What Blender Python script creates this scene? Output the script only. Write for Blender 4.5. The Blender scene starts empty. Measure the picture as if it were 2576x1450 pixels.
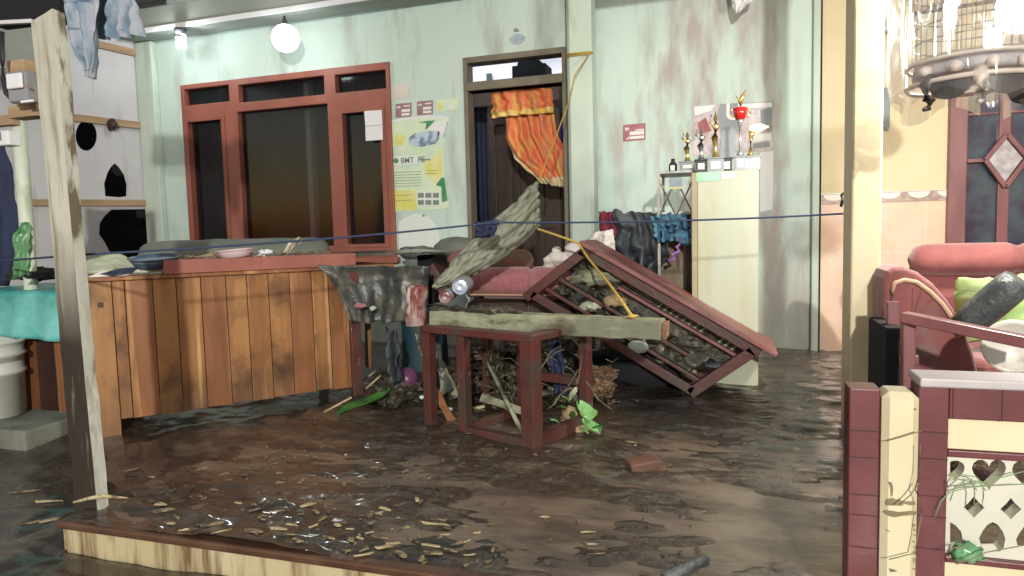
import bpy, bmesh, math, random
from mathutils import Vector, Matrix, noise
random.seed(7)
R = math.radians
sc = bpy.context.scene
C = sc.collection
# ------------------------------------------------------------------ camera
F, EYE, YAW, PITCH, ROLL = 1700.0, 0.85, .31, .078, -.026
cd = bpy.data.cameras.new('camera'); cam = bpy.data.objects.new('camera', cd); C.objects.link(cam)
cd.sensor_width = 36; cd.lens = 36*F/2576; cd.clip_start = .05; cd.clip_end = 400
CR = Matrix.Rotation(YAW, 3, 'Z') @ Matrix.Rotation(math.pi/2-PITCH, 3, 'X') @ Matrix.Rotation(ROLL, 3, 'Z')
cam.matrix_world = Matrix.Translation((0, 0, EYE)) @ CR.to_4x4()
sc.camera = cam
E0 = Vector((0, 0, EYE))
# ------------------------------------------------------------------ world and light
w = bpy.data.worlds.new('World'); sc.world = w; w.use_nodes = True
nt = w.node_tree; bg = nt.nodes['Background']
sky = nt.nodes.new('ShaderNodeTexSky'); sky.sky_type = 'NISHITA'; sky.sun_disc = False
sky.sun_elevation = R(-2.5); sky.sun_rotation = R(200)
nt.links.new(sky.outputs[0], bg.inputs[0]); bg.inputs[1].default_value = 2.8
def point_light(name, loc, power, color, r):
    l = bpy.data.lights.new(name, 'POINT'); l.energy = power; l.color = color; l.shadow_soft_size = r
    o = bpy.data.objects.new(name, l); o.location = loc; C.objects.link(o); return o
KEY = point_light('street_lamp_light', (1.3, -4.2, 2.5), 1500, (1, .99, .92), .09)
sc.view_settings.view_transform = 'Standard'; sc.view_settings.look = 'None'
sc.view_settings.exposure = 0.36; sc.view_settings.gamma = 1
# ------------------------------------------------------------------ helpers
def ray(px, py): return CR @ Vector(((px-1288)/F, -(py-725)/F, -1))
def onY(px, py, Y): d = ray(px, py); return E0 + d*(Y/d.y)
def onZ(px, py, Z=0.): d = ray(px, py); return E0 + d*((Z-EYE)/d.z)
def at(px, py, D): return E0 + ray(px, py)*D
def onP(px, py, p0, n): d = ray(px, py); return E0 + d*((p0-E0).dot(n)/d.dot(n))
def depth(p): return (CR.transposed() @ (Vector(p)-E0)).z*-1
FWD = (CR @ Vector((0, 0, -1)))
WY = 4.95

class MB:
    def __init__(s): s.bm = bmesh.new()
    def hull8(s, v, m=0):
        vs = [s.bm.verts.new(p) for p in v]
        for f in ((0,3,2,1),(4,5,6,7),(0,1,5,4),(1,2,6,5),(2,3,7,6),(3,0,4,7)):
            s.bm.faces.new([vs[i] for i in f]).material_index = m
        return s
    def box(s, lo, hi, m=0):
        a, b = lo, hi
        return s.hull8([(a[0],a[1],a[2]),(b[0],a[1],a[2]),(b[0],b[1],a[2]),(a[0],b[1],a[2]),
                        (a[0],a[1],b[2]),(b[0],a[1],b[2]),(b[0],b[1],b[2]),(a[0],b[1],b[2])], m)
    def beam(s, p0, p1, wd, ht, up=(0,0,1), m=0, seg=1, jit=0):
        p0, p1, up = Vector(p0), Vector(p1), Vector(up)
        d = (p1-p0).normalized(); sd = d.cross(up).normalized(); u = sd.cross(d).normalized()
        rings = []
        for i in range(seg+1):
            c = p0.lerp(p1, i/seg); k = 1
            r = []
            for a, b in ((-1,-1),(1,-1),(1,1),(-1,1)):
                o = sd*(a*wd/2)+u*(b*ht/2)
                if jit: o *= 1+random.uniform(-jit, jit)
                r.append(s.bm.verts.new(c+o))
            rings.append(r)
        for i in range(seg):
            a, b = rings[i], rings[i+1]
            for k in range(4): s.bm.faces.new((a[k], a[(k+1)%4], b[(k+1)%4], b[k])).material_index = m
        s.bm.faces.new(rings[0][::-1]).material_index = m; s.bm.faces.new(rings[-1]).material_index = m
        return s
    def tube(s, pts, r, seg=8, m=0, cap=True):
        pts = [Vector(p) for p in pts]; n = len(pts); rr = r if isinstance(r, (list, tuple)) else [r]*n
        rings = []; up = Vector((0,0,1))
        for i, p in enumerate(pts):
            d = (pts[min(i+1, n-1)]-pts[max(i-1, 0)])
            if d.length < 1e-9: d = Vector((0,0,1))
            d.normalize()
            a = d.cross(up)
            if a.length < .05: a = d.cross(Vector((1,0,0)))
            a.normalize(); b = a.cross(d)
            rings.append([s.bm.verts.new(p+(a*math.cos(t)+b*math.sin(t))*rr[i]) for t in [2*math.pi*k/seg for k in range(seg)]])
        for i in range(n-1):
            for k in range(seg):
                s.bm.faces.new((rings[i][k], rings[i][(k+1)%seg], rings[i+1][(k+1)%seg], rings[i+1][k])).material_index = m
        if cap:
            s.bm.faces.new(rings[0][::-1]).material_index = m; s.bm.faces.new(rings[-1]).material_index = m
        return s
    def lathe(s, prof, c, seg=24, mat=None, m=0):
        c = Vector(c); M = mat or Matrix.Identity(3); rings = []
        for r, z in prof:
            rings.append([s.bm.verts.new(c+M@Vector((max(r,.0004)*math.cos(2*math.pi*k/seg), max(r,.0004)*math.sin(2*math.pi*k/seg), z))) for k in range(seg)])
        for i in range(len(rings)-1):
            for k in range(seg):
                s.bm.faces.new((rings[i][k], rings[i][(k+1)%seg], rings[i+1][(k+1)%seg], rings[i+1][k])).material_index = m
        s.bm.faces.new(rings[0][::-1]).material_index = m; s.bm.faces.new(rings[-1]).material_index = m
        return s
    def prism(s, pts, off, m=0, mside=None):
        off = Vector(off); a = [s.bm.verts.new(p) for p in pts]; b = [s.bm.verts.new(Vector(p)+off) for p in pts]
        n = len(a); s.bm.faces.new(a).material_index = m; s.bm.faces.new(b[::-1]).material_index = m
        for i in range(n): s.bm.faces.new((a[i], b[i], b[(i+1)%n], a[(i+1)%n])).material_index = m if mside is None else mside
        return s
    def plate(s, px, Y, th=.003, m=0):                # outline standing in the plane y = Y, th thick towards +y
        return s.prism([onY(x, y, Y) for x, y in px], (0, th, 0), m)
    def holed(s, outer, holes, off, m=0):
        off = Vector(off); es = []; loops = []
        for lp in [outer]+holes:
            v = [s.bm.verts.new(p) for p in lp]; loops.append(v)
            es += [s.bm.edges.new((v[i], v[(i+1)%len(v)])) for i in range(len(v))]
        r = bmesh.ops.triangle_fill(s.bm, use_beauty=True, use_dissolve=False, edges=es)
        fs = [g for g in r['geom'] if isinstance(g, bmesh.types.BMFace)]
        mp = {v: s.bm.verts.new(v.co+off) for lp in loops for v in lp}
        for f in fs: s.bm.faces.new([mp[v] for v in f.verts][::-1])
        for v in loops:
            for i in range(len(v)):
                a, b = v[i], v[(i+1)%len(v)]; s.bm.faces.new((a, b, mp[b], mp[a]))
        return s
    def grid(s, fn, nu, nv, mi=None):
        g = [[s.bm.verts.new(fn(u/nu, v/nv)) for u in range(nu+1)] for v in range(nv+1)]
        for v in range(nv):
            for u in range(nu):
                f = s.bm.faces.new((g[v][u], g[v+1][u], g[v+1][u+1], g[v][u+1]))
                if mi: f.material_index = mi((u+.5)/nu, (v+.5)/nv)
        return s
    def blob(s, c, r, amp=.25, sub=3, freq=3., seed=0., m=0):
        t = bmesh.new(); bmesh.ops.create_icosphere(t, subdivisions=sub, radius=1)
        c = Vector(c); r = Vector(r) if not isinstance(r, (int, float)) else Vector((r,r,r)); mp = {}
        for v in t.verts:
            k = 1+amp*noise.noise(v.co*freq+Vector((seed,seed*.7,seed*1.3)))
            mp[v] = s.bm.verts.new(c+Vector((v.co.x*r.x, v.co.y*r.y, v.co.z*r.z))*k)
        for f in t.faces: s.bm.faces.new([mp[v] for v in f.verts]).material_index = m
        t.free(); return s

def root_of(p):
    while p is not None and p.parent: p = p.parent
    return p
def build(name, mb, mats, parent=None, smooth=False, bevel=0, bseg=2, solid=0, sub=0, label=None, cat=None, group=None, kind=None):
    me = bpy.data.meshes.new(name); bm = mb.bm
    bmesh.ops.recalc_face_normals(bm, faces=bm.faces)
    if parent is None:
        xs = [v.co for v in bm.verts]
        loc = Vector(((min(v.x for v in xs)+max(v.x for v in xs))/2, (min(v.y for v in xs)+max(v.y for v in xs))/2, min(v.z for v in xs)))
    else: loc = root_of(parent).location.copy()
    if kind == 'structure': loc = Vector((0,0,0))
    for v in bm.verts: v.co -= loc
    bm.to_mesh(me); bm.free()
    for m in (mats if isinstance(mats, (list, tuple)) else [mats]): me.materials.append(m)
    if smooth:
        for p in me.polygons: p.use_smooth = True
    o = bpy.data.objects.new(name, me); C.objects.link(o)
    if parent is None: o.location = loc
    else: o.parent = parent
    if solid: md = o.modifiers.new('solid', 'SOLIDIFY'); md.thickness = solid; md.offset = 0
    if bevel:
        md = o.modifiers.new('bevel', 'BEVEL'); md.width = bevel; md.segments = bseg; md.limit_method = 'ANGLE'; md.angle_limit = R(40)
    if sub: md = o.modifiers.new('sub', 'SUBSURF'); md.levels = sub; md.render_levels = sub
    if parent is None:
        if label: o['label'] = label
        if cat: o['category'] = cat
        if group: o['group'] = group
        if kind: o['kind'] = kind
    else:
        if label: o['label'] = label
        if kind: o['kind'] = kind
    return o
def thing(name, label, cat, loc, group=None):
    o = bpy.data.objects.new(name, None); o.location = loc; o.empty_display_size = .1; C.objects.link(o)
    o['label'] = label; o['category'] = cat
    if group: o['group'] = group
    return o

# ------------------------------------------------------------------ materials
def mat(name, c1, c2=None, scale=3., lo=.4, hi=.6, stretch=(1,1,1), detail=6, rough=.6, rough2=None, bump=0., bdist=.01, bscale=None,
        stain=None, stain2=None, metal=0., spec=.5, emit=None, estr=0., trans=0., alpha=1., zband=None, sheen=0., mud=None, coat=0., coatr=.06):
    m = bpy.data.materials.new(name); m.use_nodes = True; t = m.node_tree; N = t.nodes; L = t.links
    b = N['Principled BSDF']
    tc = N.new('ShaderNodeTexCoord')
    def nz(sc_, st=(1,1,1), det=6, off=0.):
        mp = N.new('ShaderNodeMapping'); mp.inputs['Scale'].default_value = st; mp.inputs['Location'].default_value = (off, off*.6, off*.3)
        L.new(tc.outputs['Object'], mp.inputs['Vector'])
        n = N.new('ShaderNodeTexNoise'); n.inputs['Scale'].default_value = sc_; n.inputs['Detail'].default_value = det; n.inputs['Roughness'].default_value = .6
        L.new(mp.outputs[0], n.inputs['Vector']); return n.outputs['Fac']
    def ramp(f, a, c):
        r = N.new('ShaderNodeMapRange'); r.inputs['From Min'].default_value = a; r.inputs['From Max'].default_value = c; L.new(f, r.inputs['Value']); return r.outputs[0]
    def mix(f, a, c):
        x = N.new('ShaderNodeMix'); x.data_type = 'RGBA'; L.new(f, x.inputs[0])
        for i, q in ((6, a), (7, c)):
            if hasattr(q, 'links'): L.new(q, x.inputs[i])
            else: x.inputs[i].default_value = (*q, 1)
        return x.outputs[2]
    def mul(a, c):
        x = N.new('ShaderNodeMath'); x.operation = 'MULTIPLY'; L.new(a, x.inputs[0]); L.new(c, x.inputs[1]); return x.outputs[0]
    col = None; fac = None
    if c2 is not None:
        fac = ramp(nz(scale, stretch, detail), lo, hi); col = mix(fac, c1, c2)
    for k, s_ in enumerate((stain, stain2)):
        if s_:   # (color, scale, stretch, lo, hi[, axis, a0, a1])
            f = ramp(nz(s_[1], s_[2], 8, 3.7+5*k), s_[3], s_[4])
            if len(s_) > 5:
                sp = N.new('ShaderNodeSeparateXYZ'); L.new(tc.outputs['Object'], sp.inputs[0])
                f = mul(f, ramp(sp.outputs[s_[5]], s_[6], s_[7]))
            col = mix(f, col if col is not None else c1, s_[0])
    if mud:   # (color, z0, z1): mud line left by the flood, in object z
        sp = N.new('ShaderNodeSeparateXYZ'); L.new(tc.outputs['Object'], sp.inputs[0])
        ad = N.new('ShaderNodeMath'); ad.operation = 'MULTIPLY_ADD'; ad.inputs[1].default_value = .35; L.new(nz(2.2, (1,1,.6), 8, 9.), ad.inputs[0]); L.new(sp.outputs[2], ad.inputs[2])
        f = ramp(ad.outputs[0], mud[2]+.17, mud[1]+.17)
        f = mul(f, ramp(nz(5, (1,1,.35), 8, 2.), .2, .7))
        col = mix(f, col if col is not None else c1, mud[0])
    if col is not None: L.new(col, b.inputs['Base Color'])
    else: b.inputs['Base Color'].default_value = (*c1, 1)
    if rough2 is not None and fac is not None:
        r = N.new('ShaderNodeMapRange'); r.inputs['To Min'].default_value = rough; r.inputs['To Max'].default_value = rough2; L.new(fac, r.inputs['Value']); L.new(r.outputs[0], b.inputs['Roughness'])
    else: b.inputs['Roughness'].default_value = rough
    b.inputs['Metallic'].default_value = metal; b.inputs['Specular IOR Level'].default_value = spec
    if bump:
        bp = N.new('ShaderNodeBump'); bp.inputs['Strength'].default_value = bump; bp.inputs['Distance'].default_value = bdist
        L.new(nz(bscale or scale*4, stretch, 8, 1.1), bp.inputs['Height']); L.new(bp.outputs[0], b.inputs['Normal'])
    if emit: b.inputs['Emission Color'].default_value = (*emit, 1); b.inputs['Emission Strength'].default_value = estr
    if trans: b.inputs['Transmission Weight'].default_value = trans
    if alpha < 1: b.inputs['Alpha'].default_value = alpha
    if coat: b.inputs['Coat Weight'].default_value = coat; b.inputs['Coat Roughness'].default_value = coatr
    if sheen: b.inputs['Sheen Weight'].default_value = sheen
    return m
BR = (.30,.27,.25)
M = dict(
 mint=mat('mint_plaster', (.54,.67,.62), (.60,.72,.67), 1.3, .35, .65, rough=.75, bump=.15, bscale=30,
      stain=((.44,.40,.38), 2.9, (1.8,1,.45), .48, .64, 0, .9, 1.7), stain2=((.36,.38,.33), 2.8, (2.0,1,.40), .52, .78), mud=((.33,.34,.27), -.1, .98)),
 mintplain=mat('mint_column_paint', (.50,.60,.53), (.58,.66,.58), 2, rough=.7, bump=.12, bscale=25, stain=((.38,.40,.34), 4, (2,2,.4), .55, .75), mud=((.40,.40,.33), -.1, .9)),
 soffit=mat('soffit_paint', (.27,.30,.27), (.33,.35,.32), 2, rough=.8, bump=.1, stain=((.25,.25,.2), 3, (1,1,1), .6, .8)),
 ceil=mat('ceiling_board', (.62,.60,.60), (.70,.68,.68), 2, rough=.8, stain=((.35,.28,.2), 2, (1,1,1), .6, .75)),
 redwood=mat('salmon_red_paint', (.27,.085,.06), (.33,.11,.078), 4, stretch=(1,1,.4), rough=.5, bump=.08, stain=((.22,.07,.05), 5, (1,1,.5), .58, .75)),
 maroon=mat('maroon_paint', (.070,.016,.016), (.105,.024,.023), 5, rough=.42, bump=.25, bscale=30, stain=((.060,.038,.028), 7, (1,1,1), .48, .62), stain2=((.20,.12,.10), 18, (1,1,.5), .66, .70), mud=((.085,.060,.040), -.25, .30)),
 maroonlit=mat('lit_maroon_board', (.20,.066,.064), (.26,.10,.092), 5, rough=.5, bump=.12, stain=((.36,.22,.19), 7, (1,1,1), .55, .75)),  # paler copy of the maroon, light on the top board put into the colour
 darkpane=mat('dark_window_glass', (.012,.012,.014), (.010,.014,.018), 2, rough=.10, spec=.4, alpha=.5),
 trim=mat('grey_brown_door_frame', (.16,.14,.11), (.20,.17,.13), 6, rough=.6, bump=.1),
 darkwood=mat('dark_brown_door_wood', (.035,.016,.012), (.05,.024,.018), 6, stretch=(1,1,.2), rough=.5),
 roomwall=mat('room_wall', (.62,.62,.66), (.68,.68,.72), 2, rough=.8),
 navy=mat('navy_cloth', (.015,.02,.05), (.02,.03,.08), 3, rough=.8),
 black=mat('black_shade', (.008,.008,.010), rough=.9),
 charcoal=mat('charcoal_boards', (.018,.018,.022), (.03,.028,.03), 2, rough=.9),
 ply=mat('white_plywood', (.50,.49,.51), (.57,.56,.58), 1.5, rough=.7, stain=((.36,.35,.36), 3, (2,2,.3), .58, .75), mud=((.34,.30,.24), .2, .75)),
 batten=mat('raw_wood_batten', (.42,.29,.17), (.32,.21,.12), 9, stretch=(.3,.3,3), rough=.75, bump=.2),
 oldpost=mat('weathered_white_post', (.62,.60,.50), (.50,.47,.37), 5, stretch=(1,1,.25), rough=.75, bump=.7, bdist=.015, bscale=7,
      stain=((.30,.24,.16), 7, (1.6,1.6,.22), .52, .66), stain2=((.034,.023,.013), 5, (1.6,1.6,.3), .28, .46, 2, 1.0, .62)),
 postwhite=mat('pale_post_arris', (.62,.62,.54), (.52,.52,.44), 6, stretch=(1,1,.3), rough=.75, bump=.5, bscale=9, stain=((.16,.13,.08), 8, (1,1,.35), .56, .62), stain2=((.07,.05,.03), 5, (1,1,.3), .50, .60, 2, .9, .5)),
 cream=mat('cream_yellow_paint', (.60,.52,.33), (.66,.58,.39), 3, rough=.55, bump=.15, bscale=12, stain=((.45,.38,.22), 16, (1,1,.6), .68, .78), mud=((.60,.55,.36), -.1, .5)),
 yellowwall=mat('yellow_wall_paint', (.72,.60,.38), (.76,.64,.42), 2, rough=.7),
 pinktile=mat('pink_wall_tile', (.78,.52,.38), (.82,.58,.44), 4, rough=.25, stain=((.70,.50,.40), 6, (1,1,1), .55, .7)),
 borderd=mat('brown_border_tile', (.30,.20,.16), (.45,.34,.28), 20, rough=.3),
 borderl=mat('white_border_tile', (.75,.68,.62), rough=.3),
 redtile=mat('maroon_tile', (.105,.026,.028), (.135,.034,.038), 6, rough=.38, bump=.1, stain=((.26,.10,.09), 8, (3,3,.5), .62, .75), mud=((.14,.05,.04), -.1, .35)),
 grout=mat('dark_joint', (.05,.02,.02), rough=.8),
 captile=mat('grey_white_cap_tile', (.42,.37,.37), (.48,.43,.43), 4, rough=.4),
 lattice=mat('white_lattice_paint', (.54,.52,.43), (.60,.57,.47), 5, rough=.6, bump=.1, mud=((.50,.43,.33), -.1, .3)),
 chip=mat('bare_cement', (.16,.13,.07), (.22,.18,.10), 20, rough=.9),
 plank=mat('varnished_teak_plank', (.35,.160,.055), (.24,.10,.034), 9, .35, .65, stretch=(1.4,1.4,.16), rough=.42, bump=.12,
      stain=((.50,.31,.13), 8, (2.4,2.4,.08), .55, .63), stain2=((.10,.042,.02), 3.6, (1.2,1.2,.9), .50, .66), mud=((.12,.06,.035), .0, .35)),
 plank2=mat('pale_teak_plank', (.40,.20,.07), (.30,.13,.045), 9, .35, .65, stretch=(1.4,1.4,.14), rough=.42, bump=.12, stain=((.20,.08,.035), 6, (1.5,1.5,.5), .50, .70), stain2=((.08,.034,.018), 4.5, (1,1,.9), .48, .68), mud=((.12,.065,.04), .0, .30)),
 plank3=mat('red_brown_plank', (.28,.115,.045), (.19,.072,.03), 9, .35, .65, stretch=(1.4,1.4,.2), rough=.42, bump=.12, stain=((.50,.27,.10), 6, (2,2,.12), .56, .66)),
 muddywood=mat('muddy_grey_wood', (.30,.31,.20), (.17,.17,.11), 9, .42, .58, stretch=(.35,1,1), rough=.6, bump=.6, bdist=.01, stain=((.08,.065,.04), 8, (.5,1,1), .52, .62)),
 bark=mat('muddy_grey_green_bark', (.30,.31,.235), (.20,.205,.15), 14, .3, .7, rough=.55, bump=.8, bdist=.012, bscale=22, stain=((.30,.31,.25), 6, (1,1,1), .55, .7)),
 mattress=mat('muddy_grey_cloth', (.13,.145,.12), (.17,.18,.15), 5, rough=.7, bump=.4, bscale=14),
 tarp=mat('dark_plastic_sheet', (.050,.056,.058), (.095,.095,.078), 7, .42, .58, rough=.24, bump=.6, bdist=.02, bscale=12, stain=((.17,.155,.115), 9, (1,1,.5), .50, .62)),
 pink=mat('dusty_pink_velour', (.40,.15,.165), (.30,.10,.11), 9, rough=.85, sheen=.3, bump=.1, stain=((.22,.13,.09), 5, (1,1,1), .55, .7)),
 salmon=mat('muddy_salmon_velour', (.30,.11,.085), (.22,.10,.07), 5, rough=.85, stain=((.12,.10,.06), 5, (1,1,1), .45, .65)),
 sofared=mat('wine_red_velour', (.23,.070,.070), (.17,.045,.045), 7, rough=.85, sheen=.35),
 sofaedge=mat('mauve_wine_velour', (.20,.055,.055), (.26,.08,.075), 6, rough=.8, sheen=.3, stain=((.20,.13,.11), 7, (1,1,1), .55, .7)),
 piping=mat('tan_piping', (.52,.33,.22), rough=.7),
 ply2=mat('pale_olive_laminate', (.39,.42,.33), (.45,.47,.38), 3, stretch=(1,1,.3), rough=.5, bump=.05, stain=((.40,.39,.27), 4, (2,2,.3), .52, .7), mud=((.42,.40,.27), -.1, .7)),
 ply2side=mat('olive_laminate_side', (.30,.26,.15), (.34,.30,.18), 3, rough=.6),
 greentape=mat('green_tape', (.20,.50,.30), (.3,.58,.4), 10, rough=.3),
 steel=mat('dull_steel', (.22,.22,.21), (.3,.3,.28), 20, rough=.4, metal=.6),
 gold=mat('gold_plastic', (.75,.50,.14), (.9,.7,.3), 20, rough=.2, metal=.8),
 silver=mat('silver_plastic', (.6,.6,.6), rough=.2, metal=.8),
 trophybase=mat('black_marble_base', (.03,.035,.04), rough=.2),
 greybase=mat('grey_marble_base', (.22,.25,.28), rough=.25),
 redcup=mat('ruby_cup', (.55,.02,.02), rough=.15),
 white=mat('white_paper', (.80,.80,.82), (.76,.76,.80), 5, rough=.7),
 offwhite=mat('dirty_white_cloth', (.66,.60,.55), (.72,.68,.64), 8, rough=.8),
 pastel=mat('pastel_poster_paper', (.62,.76,.56), (.72,.82,.60), 3, rough=.45, stain=((.55,.70,.62), 5, (1,1,1), .5, .65)),
 pasty=mat('yellow_poster_print', (.70,.68,.16), (.76,.76,.40), 5, rough=.45),
 pastg=mat('green_poster_print', (.05,.24,.10), (.09,.32,.16), 8, rough=.45),
 blueprint=mat('blue_group_photo_print', (.16,.24,.36), (.50,.60,.72), 14, .42, .55, rough=.45),
 inkgrey=mat('grey_ink', (.20,.26,.22), rough=.6),
 pastw=mat('white_poster_print', (.74,.80,.76), rough=.45),
 stickr=mat('mauve_sticker', (.30,.17,.19), (.36,.22,.24), 12, rough=.5),
 stickr2=mat('wine_sticker', (.36,.11,.14), (.40,.16,.18), 12, rough=.5),
 emblem=mat('blue_grey_emblem', (.30,.38,.46), (.45,.52,.56), 25, rough=.5),
 poster2=mat('mauve_event_photo', (.42,.30,.30), (.60,.54,.56), 9, rough=.45, stain=((.30,.32,.36), 7, (1,1,1), .5, .6)),
 slate=mat('slate_print', (.20,.23,.25), (.26,.28,.30), 6, rough=.5),
 orange=mat('orange_tie_dye', (.85,.27,.11), (.62,.14,.06), 9, .35, .65, stretch=(2,2,.5), rough=.75, stain=((.70,.42,.12), 5, (2.5,2.5,.8), .50, .62), stain2=((.60,.34,.24), 8, (3,3,.5), .56, .66)),
 curtyel=mat('yellow_curtain_hem', (.80,.52,.10), (.78,.62,.25), 8, rough=.75),
 curtpale=mat('pale_curtain_hem', (.72,.58,.34), (.66,.58,.40), 8, rough=.75, stain=((.35,.34,.2), 5, (1,1,1), .6, .75)),
 plaid=mat('plaid_blue_grey_cloth', (.17,.26,.33), (.36,.38,.44), 7, .44, .54, stretch=(1.5,1.5,.6), rough=.8, stain=((.10,.13,.20), 9, (.4,.4,2.4), .54, .60), stain2=((.52,.54,.57), 8, (2.4,2.4,.5), .58, .64)),
 bluecloth=mat('blue_knit_cloth', (.06,.17,.28), (.12,.28,.38), 16, rough=.85, stain=((.03,.06,.16), 10, (1,1,1), .56, .66)),
 greycloth=mat('dark_grey_wet_cloth', (.030,.036,.045), (.060,.068,.078), 5, stretch=(2,2,.5), rough=.6, bump=.4, bscale=12),
 purple=mat('purple_ribbon', (.30,.14,.45), (.42,.22,.55), 20, rough=.6),
 winecloth=mat('wine_cloth', (.16,.015,.035), rough=.8),
 basin=mat('slate_blue_plastic', (.06,.10,.15), (.08,.13,.18), 5, rough=.35),
 basinin=mat('grey_blue_plastic', (.22,.26,.32), (.28,.32,.38), 8, rough=.4),
 pinkbowl=mat('pale_pink_plastic', (.72,.50,.55), (.78,.60,.64), 6, rough=.3),
 teal=mat('teal_marbled_oilcloth', (.02,.27,.24), (.16,.52,.48), 3.2, .44, .66, rough=.35, bump=.15),
 palegreen=mat('pale_green_cloth', (.46,.50,.34), (.54,.56,.42), 6, rough=.8, bump=.3, stain=((.2,.2,.12), 8, (1,1,1), .58, .7)),
 greenbag=mat('green_translucent_bag', (.07,.24,.08), (.22,.38,.22), 6, rough=.3),
 brightgreen=mat('lime_cloth', (.26,.44,.12), (.42,.54,.26), 4, rough=.7),
 bucket=mat('white_bucket_plastic', (.58,.57,.50), (.64,.63,.56), 5, rough=.4, stain=((.3,.27,.2), 5, (1,1,1), .55, .7)),
 stonegrey=mat('grey_block', (.20,.21,.17), (.14,.14,.11), 7, rough=.8, bump=.4),
 polewhite=mat('pale_green_pole', (.55,.63,.50), (.62,.68,.56), 4, rough=.6, stain=((.3,.32,.2), 4, (1,1,.4), .55, .7), mud=((.30,.28,.16), .2, .9)),
 meterwhite=mat('meter_plastic', (.68,.68,.68), rough=.35),
 metergrey=mat('meter_glass_grey', (.22,.22,.24), rough=.2),
 cable=mat('black_cable', (.02,.02,.022), rough=.5),
 cord=mat('dark_blue_rope', (.025,.04,.09), rough=.7),
 yrope=mat('yellow_rope', (.55,.36,.07), (.42,.28,.06), 40, rough=.6),
 leaf=mat('bright_green_leaf', (.13,.32,.08), (.24,.42,.17), 14, rough=.35, stain=((.12,.10,.05), 12, (1,1,1), .58, .68)),
 leafdark=mat('dark_green_blade', (.02,.085,.015), (.06,.16,.03), 9, rough=.4),
 straw=mat('pale_bamboo', (.40,.31,.16), (.50,.42,.25), 12, rough=.45, stain=((.14,.095,.055), 26, (1,1,1), .48, .60)),
 deadleaf=mat('tan_dead_leaf', (.42,.30,.17), (.34,.24,.13), 8, rough=.6),
 debris=mat('wet_debris', (.025,.020,.013), (.060,.050,.033), 10, .4, .6, rough=.4, bump=.8, bdist=.03, bscale=12, stain=((.14,.12,.08), 14, (1,1,1), .60, .68)),
 brick=mat('wet_brick', (.15,.065,.042), (.09,.045,.032), 9, rough=.6, bump=.6),
 foil=mat('silver_blue_can_end', (.5,.56,.68), (.30,.34,.42), 30, rough=.25, metal=.5),
 rustcan=mat('rusty_splashed_metal', (.16,.035,.035), (.30,.22,.20), 9, .45, .58, rough=.35, stain=((.60,.52,.45), 10, (1.5,1.5,.5), .56, .64)),
 cagewood=mat('carved_mauve_wood', (.50,.46,.47), (.34,.30,.31), 14, rough=.4, bump=.2),
 cagegilt=mat('pale_gilt_trim', (.78,.66,.55), (.62,.52,.46), 20, rough=.35),
 cagedark=mat('dark_cage_wood', (.05,.045,.045), (.09,.08,.07), 9, rough=.4),
 wire=mat('cage_wire', (.28,.26,.22), rough=.4, metal=.5),
 feeder=mat('dark_green_cup', (.02,.16,.08), rough=.3),
 clear=mat('clear_plastic', (.9,.92,.95), rough=.12, spec=.5, trans=.9, alpha=.35),
 mauvewood=mat('mauve_door_frame', (.24,.095,.095), (.18,.065,.07), 7, stretch=(1,1,.3), rough=.35),
 violetglass=mat('violet_glass', (.035,.028,.06), (.06,.09,.12), 4, .4, .6, rough=.15),
 whiteplastic=mat('white_plastic_basin', (.68,.64,.56), (.72,.68,.60), 6, rough=.35, stain=((.45,.38,.28), 9, (1,1,1), .58, .7)),
 wetlog=mat('wet_dark_log', (.06,.07,.075), (.12,.13,.13), 8, .4, .6, rough=.28, bump=.6, bdist=.02),
 bulb=mat('lit_bulb', (1,1,1), emit=(.93,1,.98), estr=5.5),
 socket=mat('socket_plastic', (.05,.05,.06), rough=.4),
 lamptube=mat('lit_tube', (1,1,1), emit=(.95,1,1), estr=4.),
 vine=mat('thin_vine', (.20,.30,.12), rough=.6),
 drygrass=mat('dry_stem', (.22,.17,.09), rough=.7),
 whitetin=mat('pale_green_polystyrene', (.50,.58,.48), rough=.7),
)
def darken_mix(m): return m
# mud: wet, colour driven by noise
M['mud'] = mat('wet_brown_mud', (.056,.036,.022), (.027,.018,.012), 2.2, .35, .65, rough=.16, rough2=.45, bump=1.0, bdist=.02, bscale=30, coat=.65, coatr=.09,
      stain=((.13,.095,.065), 3.6, (1,1.9,1), .50, .64), stain2=((.014,.013,.012), 1.1, (1,1,1), .50, .66))
M['muddywater'] = mat('tan_mud_water', (.165,.125,.092), (.080,.060,.045), 3.4, .42,.60, (1,2.2,1), rough=.12, bump=.35, bscale=9, spec=.4)
M['nosing'] = mat('dark_floor_nosing', (.06,.028,.018), (.10,.05,.03), 6, rough=.25, bump=.1)
M['skirt'] = mat('cream_step_face', (.44,.36,.20), (.50,.42,.26), 4, stretch=(1,1,.3), rough=.6,
      stain=((.15,.085,.035), 12, (1,1,.10), .50, .62), stain2=((.06,.04,.02), 7, (1,1,.3), .60, .68))
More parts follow.
